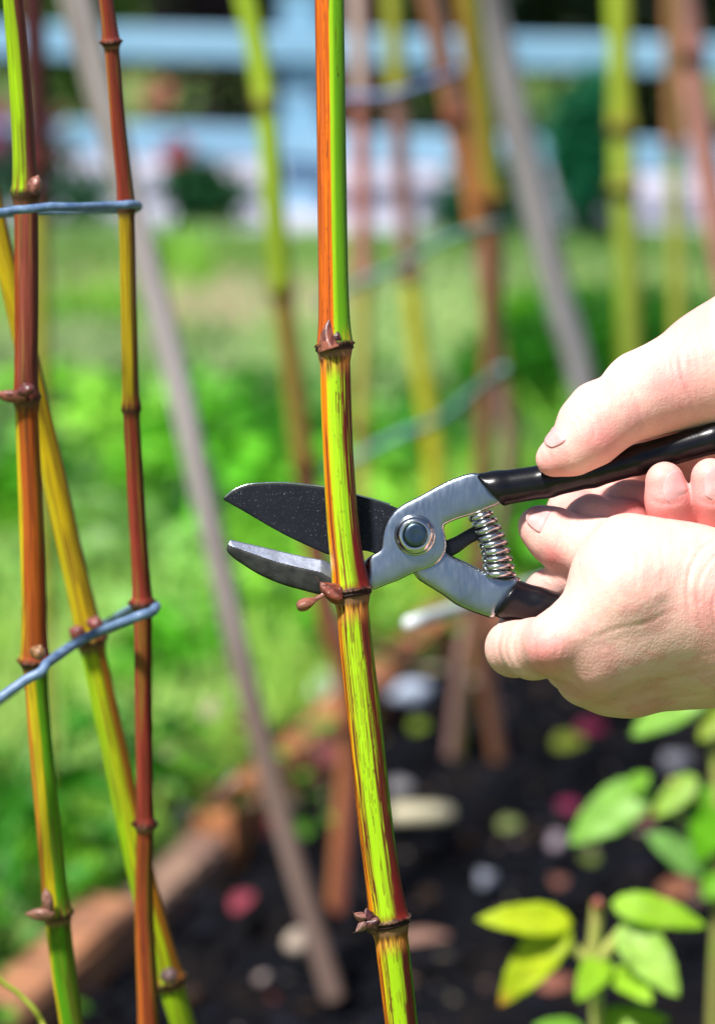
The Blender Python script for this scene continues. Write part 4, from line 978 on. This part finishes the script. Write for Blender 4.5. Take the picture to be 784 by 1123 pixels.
x = r.uniform(-1.3, .5, n); y = r.uniform(2.2, 4.6, n); m = outbed(x, y) & view(x, y) & (fbm(x * 4, y * 3, 15, 3) > .50); x = x[m]; y = y[m]; n = len(x)
c = tcol(x, y, r, n) * r.uniform(1.0, 1.8, (n, 1)); c = mixc(c, (.38, .62, .20), (fbm(x * 4, y * 3, 115, 3) > .5) * .6)
leafmass('ground_cover', np.stack([x, y, lawn_h(x, y) + r.uniform(.02, .10, n)], 1), r.uniform(.02, .05, n), c, M_LEAF, 4, .5, kind='stuff')

r = np.random.default_rng(33); n = 2600
tt_ = r.uniform(.0, Lb + .85, n); off = r.normal(-.02, .05, n); pz = cA[None] + dirn[None] * tt_[:, None] + perp[None] * off[:, None]
k = fbm(tt_ * 7, off * 0 + 2, 44, 3) > .50; pz = pz[k]; n = len(pz); pz[:, 2] = r.uniform(.03, .085, n)
kk = r.random(n)[:, None]; c = np.where(kk < .5, np.array((.16, .42, .04)), np.where(kk < .75, np.array((.30, .14, .07)), np.where(kk < .9, np.array((.42, .36, .26)), np.array((.38, .08, .10))))) * r.uniform(.6, 1.2, (n, 1))
leafmass('leaf_litter', pz, r.uniform(.012, .038, n), c, M_LEAF, 6, .4, kind='stuff')
r = np.random.default_rng(35); n = 5200; x = r.uniform(-.9, 1.5, n); y = r.uniform(2.0, 4.2, n); k = inbed(x, y); x = x[k]; y = y[k]; n = len(x)
kk = r.random(n)[:, None]; c = np.where(kk < .7, np.array((.018, .013, .012)), np.where(kk < .85, np.array((.16, .09, .06)), np.where(kk < .95, np.array((.34, .28, .22)), np.array((.22, .04, .05))))) * r.uniform(.5, 1.2, (n, 1))
leafmass('mulch', np.stack([x, y, soil_h(x, y) + .004], 1), r.uniform(.006, .024, n), c, M_LEAF, 7, .25, kind='stuff', elong=2.6)
# ---------------- fallen things on the soil
def leaf_mesh(tipv, basev, width, up, bend=.15, fold=.25, nu=14, nw=9, wav=.02):
    b = np.array(basev); t_ = np.array(tipv); d = t_ - b; L = np.linalg.norm(d); d /= L
    up = np.array(up, float); up -= d * (up @ d); up /= np.linalg.norm(up); s_ = np.cross(d, up); vs = []; 
    for i in range(nu + 1):
        u = i / nu; w = width * .5 * 1.62 * (u ** .55) * (1 - u) ** .85 * (1 + .05 * math.sin(u * 37)) + 1e-5
        w *= (1 - .15 * u)
        for j in range(nw + 1):
            v = -1 + 2 * j / nw
            z = -bend * L * (u - .3) ** 2 + fold * abs(v) * w - .25 * fold * w * v * v + wav * L * .25 * math.sin(u * 17 + abs(v) * 3) * abs(v)
            vs.append(b + d * L * u + s_ * w * v + up * z)
    fs = [(i * (nw + 1) + j, (i + 1) * (nw + 1) + j, (i + 1) * (nw + 1) + j + 1, i * (nw + 1) + j + 1) for i in range(nu) for j in range(nw)]
    uu = np.repeat(np.arange(nu + 1) / nu, nw + 1); vv_ = np.tile(-1 + 2 * np.arange(nw + 1) / nw, nu + 1)
    return np.array(vs), fs, uu, vv_
def leaf_obj(name, tip, base, width, up, col, vein, parent=None, tipcol=None, **k):
    V_, f_, u, v = leaf_mesh(tip, base, width, up, **k)
    c = np.tile(np.array(col), (len(V_), 1)); c = mixc(c, vein, np.exp(-(v / .12) ** 2) * .7); c = mixc(c, vein, (np.abs(((u - abs(v) * .25) * 7) % 1 - .5) < .1) * .5); c = c * (1 - .25 * sst(.5, .7, fbm(u * 5, v * 2 + width * 900, 7, 3)))[:, None]
    if tipcol is not None: c = mixc(c, tipcol, sst(.8, 1, u))
    o = mesh_obj(name, V_, f_, M_LEAF, cols=c); md_ = o.modifiers.new('t', 'SOLIDIFY'); md_.thickness = .0004
    if parent is not None: adopt(o, parent)
    return o
def fallen(label, px, py, wpx, lpx, ang, col, cat='fallen leaf', z=.03, group='fallen leaves on the soil'):
    c = G(px, py, z); dep = (c - CAM) @ FW; L = lpx / F * dep; W = wpx / F * dep
    d = np.array([math.cos(ang), math.sin(ang), .15]); up = np.array([0, -.65, .76])
    o = leaf_obj('fallen_leaf', c + d * L / 2, c - d * L / 2, W, up, col, np.array(col) * 1.2, bend=.4, fold=.4); tag(o, label, cat, group); return o
YG = (.40, .48, .06)
for L_ in [('round yellow-green leaf lying below the near hand', 625, 813, 34, 40, .3, YG), ('small yellow-green leaf beside the pale blue stone', 461, 795, 30, 34, 1.0, (.30, .42, .05)),
           ('pale olive leaf right of the straw-coloured chip', 560, 903, 28, 34, .7, (.36, .42, .16)), ('dull green leaf below the big bright seedling leaf', 645, 940, 28, 30, 2.0, (.20, .26, .05)),
           ('magenta leaf right of the round yellow-green leaf', 648, 798, 30, 34, .1, (.26, .02, .08)), ('magenta leaf left of the big bright seedling leaf', 620, 882, 34, 40, 1.9, (.28, .03, .10)),
           ('crimson leaf between two seedlings at the right', 712, 893, 30, 40, .9, (.28, .03, .08)), ('pink leaf on the soil near the left stake', 268, 985, 34, 62, 1.2, (.48, .09, .14)),
           ('brown leaf under the right seedling', 745, 975, 40, 52, .4, (.42, .17, .10)), ('russet leaf under the yellow-tipped seedling leaf', 612, 1078, 36, 44, .2, (.42, .16, .12)),
           ('rosy brown leaf right of the thick cane joint', 465, 1027, 26, 60, .1, (.44, .25, .20)), ('reddish leaf in the middle of the bare soil', 613, 965, 30, 34, 1.4, (.34, .14, .11)),
           ('pale curled leaf left of the straw-coloured chip', 440, 862, 30, 32, .4, (.36, .34, .38)), ('pinkish chip of leaf on the grass side of the board', 352, 698, 24, 40, .6, (.5, .3, .28))]:
    fallen(*L_)
def pebble(label, px, py, w, h, col, z=.02, name='pebble', group='stones lying about the bed', seed=0, cat='stone', dist=None):
    c = G(px, py, z); dep = (c - CAM) @ FW; a = w / F * dep / 2; b = h / F * dep / 2
    n1, n2 = 18, 12; vs = []; r_ = np.random.default_rng(seed + int(px))
    off = r_.uniform(0, 9, 3)
    for i in range(n2 + 1):
        ph_ = math.pi * i / n2
        for j in range(n1):
            th = 2 * math.pi * j / n1; d = np.array([math.sin(ph_) * math.cos(th), math.sin(ph_) * math.sin(th), math.cos(ph_)])
            k = 1 + .75 * (float(vn(d[0] * 1.6 + off[0], d[1] * 1.6 + d[2] + off[1], 3)) - .5)
            vs.append(c + d * np.array([a, b * 1.2, b]) * k * .82)
    fs = [(i * n1 + j, (i + 1) * n1 + j, (i + 1) * n1 + (j + 1) % n1, i * n1 + (j + 1) % n1) for i in range(n2) for j in range(n1)]
    o = mesh_obj(name, vs, fs, basic('stone_' + str(int(px)), tuple(np.array(col) * .85), tuple(np.array(col) * .5), rough=.6, scale=40, bump=.4)); return tag(o, label, cat, group)
pebble('pale blue stone right of the thick cane', 450, 762, 56, 44, (.44, .52, .68), seed=1)
pebble('small white pebble by the foot of the left stake', 325, 1034, 30, 34, (.62, .50, .40), seed=2)
pebble('bluish pebble left of the seedlings', 533, 967, 28, 28, (.34, .36, .46), seed=3)
pebble('pale stone half hidden behind the thick cane', 408, 728, 66, 60, (.55, .46, .44), seed=4)
pebble('white stone on the grass by the mauve board', 190, 900, 70, 44, (.60, .62, .70), seed=5)
pebble('large pale grey stone in the grass left of the stake', 246, 866, 84, 40, (.50, .54, .56), seed=6)
pebble('whitish stone in the grass under the blade', 352, 762, 60, 50, (.50, .58, .56), seed=7)
pebble('pale stone in the bottom left grass', 16, 985, 46, 50, (.50, .56, .62), seed=8)
pebble('grey pebble right of the near hand', 742, 838, 44, 34, (.30, .30, .36), seed=9)
pebble('lilac pebble below the magenta leaf', 612, 925, 30, 28, (.32, .25, .30), seed=10)
# straw-coloured wood chip
def chip(label, px, py, L, T, col, name, cat, z=.02, d=(1, .05, 0), dist=0, w=.4):
    c = G(px, py, z); dep = (c - CAM) @ FW; l = L / F * dep / 2; t_ = T / F * dep / 2; d = np.array(d, float); d /= np.linalg.norm(d); s_ = np.array([-d[1], d[0], 0]); s_ /= np.linalg.norm(s_); u = np.cross(d, s_)
    prof = [(-1, .5), (-.8, .95), (-.3, 1), (.3, .95), (.85, .8), (1, .35)]; vs = []
    for (a, k) in prof:
        for q_ in range(8):
            an = q_ * math.pi / 4 + .2; vs.append(c + d * l * a + s_ * math.cos(an) * t_ * k * 1.3 + u * math.sin(an) * t_ * k * w)
    fs = [(i * 8 + j, i * 8 + (j + 1) % 8, (i + 1) * 8 + (j + 1) % 8, (i + 1) * 8 + j) for i in range(5) for j in range(8)] + [tuple(range(8))[::-1], tuple(range(40, 48))]
    return tag(mesh_obj(name, vs, fs, basic(name + '_skin', col, tuple(np.array(col) * .75), rough=.7, scale=60, stretch=(1, 6, 6), bump=.5)), label, cat)
chip('straw-coloured wood chip lying on the dark soil', 462, 893, 72, 26, (.55, .50, .34), 'wood_chip', 'wood chip', w=.9)
# white plastic pole propped on the crossed canes, its far end on the ground beyond the bed
e_far = G(700, 606, .0); e_near = Q(449, 683.5, 1.72)
dv_ = (e_far - e_near) / np.linalg.norm(e_far - e_near); C = e_near + np.linspace(0, 1, 40)[:, None] * (e_far - e_near)
vv, ff = plain_tube(C, .0037, 16)
tag(mesh_obj('plastic_pole', vv, ff, basic('white_plastic', (.80, .82, .88), (.70, .72, .78), rough=.35, scale=50)), 'white plastic pole whose blunt end shows just below the pivot of the secateurs', 'pole')

# ---------------- seedlings bottom right
BR = (.34, .62, .03); BRY = (.52, .66, .02); BR2 = (.26, .56, .06)
def seedling(label, base_px, Yd, leaves, stems, name='seedling'):
    """leaves: base px, tip px, width px, colour; all standing near depth Yd"""
    b = V(*base_px, Yd); root = thing(name, label, 'seedling', (b[0], b[1] + .02, 0), 'seedlings in the bed')
    for st_, r_ in stems:
        C = cr([V(p[0], p[1], Yd + (p[2] if len(p) > 2 else 0)) for p in st_] + ([np.array([b[0], b[1] + .01, .15]), np.array([b[0] + .01, b[1] + .02, -.01])] if st_[-1][:2] == base_px else []), 30)
        vv, ff = plain_tube(C, r_, 8); P('stem', vv, ff, basic('seedling_stem', (.34, .44, .08), (.40, .36, .10), scale=60), root)
    for (lb, lt_, w, col, *o) in leaves:
        k = o[0] if o else {}
        bb = V(*lb, Yd + k.get('db', 0)); tt = V(*lt_, Yd + k.get('dt', -.01)); W = w * 1.22 / F * (Yd / math.cos(PITCH))
        leaf = leaf_obj('leaf', tt, bb, W * 1.12, k.get('up', np.array([0, -.75, .65])), col, np.array(col) * np.array([1.35, 1.15, 1.5]), root, tipcol=k.get('tip'), bend=k.get('bend', .15), fold=.16, wav=.06)
    return root
seedling('bright seedling with a yellow-tipped leaf beside the thick cane', (655, 1125), 1.60,
         [((628, 1012), (524, 1006), 50, BRY), ((622, 1010), (545, 1104), 62, BRY, dict(tip=(.65, .30, .05))), ((671, 990), (776, 1014), 48, BR), ((682, 1012), (744, 1092), 64, (.40, .66, .10), dict(up=np.array([-.25, -.6, .75]), dt=-.03)),
          ((664, 1050), (634, 1096), 44, BR, dict(dt=-.03)), ((672, 1062), (714, 1098), 42, BR, dict(dt=-.03)), ((650, 1125), (735, 1118), 50, BR), ((640, 1130), (585, 1125), 30, BR2)],
         [([(656, 990), (652, 1030), (648, 1060), (655, 1125)], .0036), ([(622, 1032), (640, 1052), (650, 1062)], .0028), ([(684, 1022), (664, 1044), (648, 1062)], .0038)])
sd1 = [o for o in bpy.data.objects if o.name == 'seedling'][0]; wbud(sd1, (656, 998), (656, 984), 1.595, 3.0, col=(.50, .10, .07))
seedling('pale green seedling partly hidden below the near hand', (790, 960), 1.9,
         [((712, 862), (622, 924), 66, (.30, .60, .10)), ((764, 852), (716, 896), 38, (.36, .60, .08)), ((776, 956), (712, 914), 52, (.28, .58, .14)), ((800, 860), (764, 948), 70, (.18, .55, .02)), ((776, 752), (690, 806), 56, (.32, .62, .10), dict(dt=.0)), ((800, 778), (766, 812), 36, (.34, .48, .04)),
          ((820, 940), (770, 985), 60, (.22, .56, .03)), ((690, 868), (712, 850), 30, BR2)],
         [([(784, 800), (788, 880), (790, 960)], .004), ([(735, 856), (770, 880), (788, 900)], .0025), ([(700, 872), (750, 900), (789, 930)], .0022)])

# ================================================================== FENCE, PATH, BACKDROP
def box(x0, x1, y0, y1, z0, z1):
    v = [(x, y, z) for x in (x0, x1) for y in (y0, y1) for z in (z0, z1)]
    f_ = [(0, 1, 3, 2), (4, 6, 7, 5), (0, 4, 5, 1), (2, 3, 7, 6), (0, 2, 6, 4), (1, 5, 7, 3)]
    return v, f_
fl = V(100, 45, 6.95); fr = V(600, 57, 6.67)
fd = fr - fl; fd[2] = 0; fd /= np.linalg.norm(fd); yaw = math.atan2(fd[1], fd[0])
fence = thing('rail_fence', 'light blue painted rail fence across the back of the lawn', 'fence', (fl[0], fl[1], 0)); fence.rotation_euler = (0, 0, yaw)
M_FENCE = basic('blue_fence_paint', (.17, .34, .50), (.23, .41, .57), rough=.5, scale=3, bump=.3, bscale=90, bdist=.001)
def fpart(name, b, bev=.006):
    o = mesh_obj(name, b[0], b[1], M_FENCE, smooth=False); o.parent = fence
    m_ = o.modifiers.new('b', 'BEVEL'); m_.width = bev; m_.segments = 2; return o
for z in (.174, .381, .588, .795): fpart('rail', box(-2.6, 3.6, -.016, .016, z - .033, z + .033))
xp = (V(327, 150, 6.83) - fl)[0] / fd[0]
for k in (-1, 0, 1): fpart('post', box(xp + k * 2.0 - .045, xp + k * 2.0 + .045, .018, .10, -.02, .95))
# pale path and far verge
px_, py_, q = grid(-7, 7, 6.42, 8.05, 60, 12)
path = mesh_obj('path', np.stack([px_, py_, 0 * px_ + .035], 1), q, basic('pale_paving', (.36, .36, .46), (.44, .43, .52), rough=.8, scale=5, bump=.4, bscale=60, bdist=.003)); tag(path, kind='structure')
def shrub(label, cx, cy, rx, ry, rz, cz, n, size, col1, col2, seed, name='shrub', cat='shrub', group=None, trunk=True, shade=None):
    r = np.random.default_rng(seed); root = thing(name, label, cat, (cx, cy, 0), group)
    # clumps
    K = 14; cl = r.normal(size=(K, 3)); cl /= np.linalg.norm(cl, axis=1)[:, None]; cl *= r.uniform(.3, .8, (K, 1))
    which = r.integers(0, K, n); d = r.normal(size=(n, 3)); d /= np.linalg.norm(d, axis=1)[:, None]; p = cl[which] + d * (r.random((n, 1)) ** .4) * .42
    p = p * np.array([rx, ry, rz]) + np.array([cx, cy, cz]); p[:, 2] = np.maximum(p[:, 2], .02)
    k = r.random(K)[which] * .6 + r.random(n) * .4
    c = np.array(col1)[None] * (1 - k[:, None]) + np.array(col2)[None] * k[:, None]
    leafmass('foliage', p, r.uniform(.6, 1.2, n) * size, c, M_LEAF, seed, 1.0, root, elong=1.8)
    for j in range(5):
        tp_ = cl[j] * np.array([rx, ry, rz]) * .7 + np.array([cx, cy, cz]); C = cr([np.array([cx + .02 * j, cy, -.02]), np.array([cx, cy, cz * .4]), tp_], 12)
        vv, ff = plain_tube(C, np.linspace(.018, .006, 12), 7); P('stem', vv, ff, M_BARK, root)
    return root
M_BARK = basic('bark', (.09, .06, .045), (.16, .12, .09), rough=.9, scale=30, bump=.6)
HG = 'shrubs along the far side of the path'
dk = (.012, .035, .015); gr = (.04, .15, .015); tl = (.02, .16, .07); ol = (.09, .16, .02); pu_shade = (.025, .015, .03)
specs = [(-1.35, 8.55, .65, .35, .75, .62, 3500, .07, dk, gr, 'dark green shrub beyond the fence at the far left'),
         (-.72, 8.5, .38, .35, .55, .50, 3200, .06, ol, gr, 'olive green shrub beyond the fence behind the grey stake'),
         (-.22, 8.45, .42, .33, .50, .42, 3600, .06, pu_shade, (.05, .03, .05), 'shrub beyond the fence left of the post, shadow put into its dark purple leaves'),  # shadow gap behind the rails, painted as dark purple foliage
         (.22, 8.5, .35, .32, .55, .5, 3000, .06, dk, (.03, .09, .03), 'deep green shrub beyond the fence behind the thick cane'),
         (.75, 8.5, .45, .33, .58, .48, 3800, .06, (.006, .012, .008), (.02, .05, .015), 'nearly black green shrub right of the fence post'),
         (1.35, 8.5, .6, .35, .62, .5, 3800, .06, dk, (.02, .07, .03), 'dark green shrub beyond the fence at the far right'),
         (-.3, 9.6, 1.5, .5, .85, .8, 8000, .09, (.04, .12, .02), (.14, .28, .05), 'long light green hedge row behind the dark shrubs'),
         (1.3, 9.7, 1.5, .5, .85, .8, 8000, .09, (.01, .03, .012), (.05, .11, .03), 'taller dark hedge row behind the right shrubs')]
for i, (cx, cy, rx, ry, rz, cz, n, sz, c1, c2, lab) in enumerate(specs): shrub(lab, cx, cy, rx, ry, rz, cz, n, sz, c1, c2, 30 + i, group=HG)
# conifer and low shrub in front of the fence
pcn = G(638, 282); shrub('blue-green bush standing before the lower rail', pcn[0], pcn[1], .085, .08, .24, .20, 4200, .022, (.01, .14, .06), (.03, .30, .15), 50)
pcn = G(545, 276); shrub('low dark green bush left of the blue-green one', pcn[0], pcn[1], .16, .09, .12, .08, 4200, .024, (.008, .07, .03), (.02, .17, .08), 51)
pcn = G(650, 480); shrub('dense green clump of weeds behind the upper hand', pcn[0] , pcn[1] , .22, .12, .14, .08, 3200, .03, (.02, .12, .01), (.06, .34, .02), 52)
pcn = G(585, 400); shrub('bright lime clump of weeds left of the stake behind the hand', pcn[0], pcn[1], .11, .08, .08, .05, 2200, .03, (.10, .36, .01), (.16, .50, .02), 53)
# roses
rose = thing('rose_bush', 'rose bush with pink and red blooms in front of the fence', 'rose bush', G(235, 262))
M_PETAL = basic('rose_petal', (1, 1, 1), (.8, .8, .8), rough=.5, scale=80, vcol=True, trans=.2)
gpt = G(225, 262); Yr = gpt[1]
r = np.random.default_rng(5)
pts_ = []
for (a, b, n_, s_p) in [(212, 205, 420, .030), (225, 225, 420, .028), (205, 190, 160, .02), (240, 215, 200, .03)]:
    c0 = V(a, b, Yr); pts_.append(c0 + r.normal(size=(n_, 3)) * s_p)
pp = np.vstack(pts_); leafmass('foliage', pp, r.uniform(.02, .035, len(pp)), np.array((.02, .10, .035)) * r.uniform(.5, 1.6, (len(pp), 1)), M_LEAF, 9, 1.0, rose)
for (a, b) in [(176, 103), (196, 168), (247, 238)]:
    C = cr([gpt + np.array([0, 0, -.01]), V(228, 225, Yr), V((a + 215) / 2, (b + 210) / 2, Yr), V(a, b, Yr)], 20); vv, ff = plain_tube(C, .003, 7); P('stem', vv, ff, M_BARK, rose)
def bloom(px, py, size, col, seed, parent=None, Yp=Yr):
    r = np.random.default_rng(seed); c = V(px, py, Yp) + np.array([0, -.02, 0]); n = 34; Vs = []; Fs = []; Cs = []
    R = size / F * Yp / 2
    for i in range(n):
        t_ = i / n; az = i * 2.4; tilt_ = .15 + 1.25 * t_; rad = R * (.25 + .75 * t_)
        d = np.array([math.cos(az) * math.sin(tilt_), -math.cos(tilt_) * .5 + math.sin(az) * math.sin(tilt_) * .3, math.sin(az) * math.sin(tilt_) * .8 + .45 * math.cos(tilt_)])
        up = np.array([0, -.6, .6]); v_, f_, u, w = leaf_mesh(c + d * rad, c, rad * 1.1, up + r.normal(size=3) * .2, bend=-.4, fold=.5, nu=5, nw=4)
        b = sum(len(x_) for x_ in Vs); Vs.append(v_); Fs += [tuple(k + b for k in q_) for q_ in f_]; Cs.append(np.tile(np.array(col) * r.uniform(.7, 1.2), (len(v_), 1)))
    o = mesh_obj('bloom', np.vstack(Vs), Fs, M_PETAL, cols=np.vstack(Cs))
    if parent is not None: adopt(o, parent)
    return o
bloom(175, 104, 46, (.60, .22, .18), 1, rose); bloom(196, 168, 50, (.58, .07, .12), 2, rose); bloom(247, 238, 46, (.60, .05, .10), 3, rose)
mg = thing('flower_clump', 'magenta flower clump at the left edge before the fence', 'flower', G(8, 262))
bloom(4, 125, 46, (.45, .04, .22), 4, mg); bloom(-6, 155, 52, (.48, .04, .25), 5, mg); bloom(60, 130, 34, (.32, .04, .12), 6, mg); bloom(62, 165, 40, (.28, .04, .10), 7, mg)
gp = G(20, 262); pp = np.vstack([V(a, b, Yr) + r.normal(size=(200, 3)) * .035 for (a, b) in [(20, 200), (60, 215), (-20, 190), (40, 160), (100, 225)]])
leafmass('foliage', pp, r.uniform(.02, .035, len(pp)), np.array((.02, .12, .04)) * r.uniform(.5, 1.6, (len(pp), 1)), M_LEAF, 19, 1.0, mg)
for (a, b) in [(4, 125), (-6, 155), (60, 130), (62, 165)]:
    vv, ff = plain_tube(cr([gp, V((a + 20) / 2, 210, Yr), V(a, b, Yr)], 14), .003, 7); P('stem', vv, ff, M_BARK, mg)

# ================================================================== LIGHT, SKY, CAMERA
W = bpy.data.worlds.new('World'); SC.world = W; W.use_nodes = True; nt = W.node_tree
sky = nt.nodes.new('ShaderNodeTexSky'); sky.sky_type = 'NISHITA'; sky.sun_disc = False
SUN_EL = 60.0; SUN_AZ = -28.0       # azimuth measured from the view direction's back: light from above, left and slightly behind the camera
az = math.radians(180 + SUN_AZ)     # direction towards the sun in world: x = sin(az'), y = cos
sd_ = np.array([-math.sin(math.radians(40)) , -math.cos(math.radians(40)), 0]) * math.cos(math.radians(SUN_EL)); sd_[2] = math.sin(math.radians(SUN_EL))
sky.sun_elevation = math.radians(SUN_EL); sky.sun_rotation = math.atan2(sd_[0], sd_[1])
bg = nt.nodes['Background']; bg.inputs['Strength'].default_value = .055; nt.links.new(sky.outputs[0], bg.inputs['Color'])
sl = bpy.data.lights.new('sun', 'SUN'); sl.energy = 4.8; sl.angle = math.radians(6.0); sl.color = (1, .96, .9)
so_ = bpy.data.objects.new('sun', sl); link(so_); so_.rotation_euler = Vector(tuple(-sd_)).to_track_quat('-Z', 'Y').to_euler(); so_.location = (0, 0, 5)
cam = bpy.data.cameras.new('camera'); co_ = bpy.data.objects.new('camera', cam); link(co_)
co_.location = tuple(CAM); co_.rotation_euler = (math.pi / 2 - PITCH, 0, 0)
cam.sensor_fit = 'HORIZONTAL'; cam.sensor_width = 24.0; cam.lens = 24.0 * F / 784.0
cam.clip_start = .05; cam.clip_end = 600
cam.dof.use_dof = True; cam.dof.focus_distance = D0 - .004; cam.dof.aperture_fstop = cam.lens / 1000 / .0138; cam.dof.aperture_blades = 0
SC.camera = co_
SC.view_settings.view_transform = 'Standard'; SC.view_settings.look = 'None'; SC.view_settings.exposure = .75; SC.view_settings.gamma = 1
SC.cycles.use_denoising = True
SC.cycles.max_bounces = 8
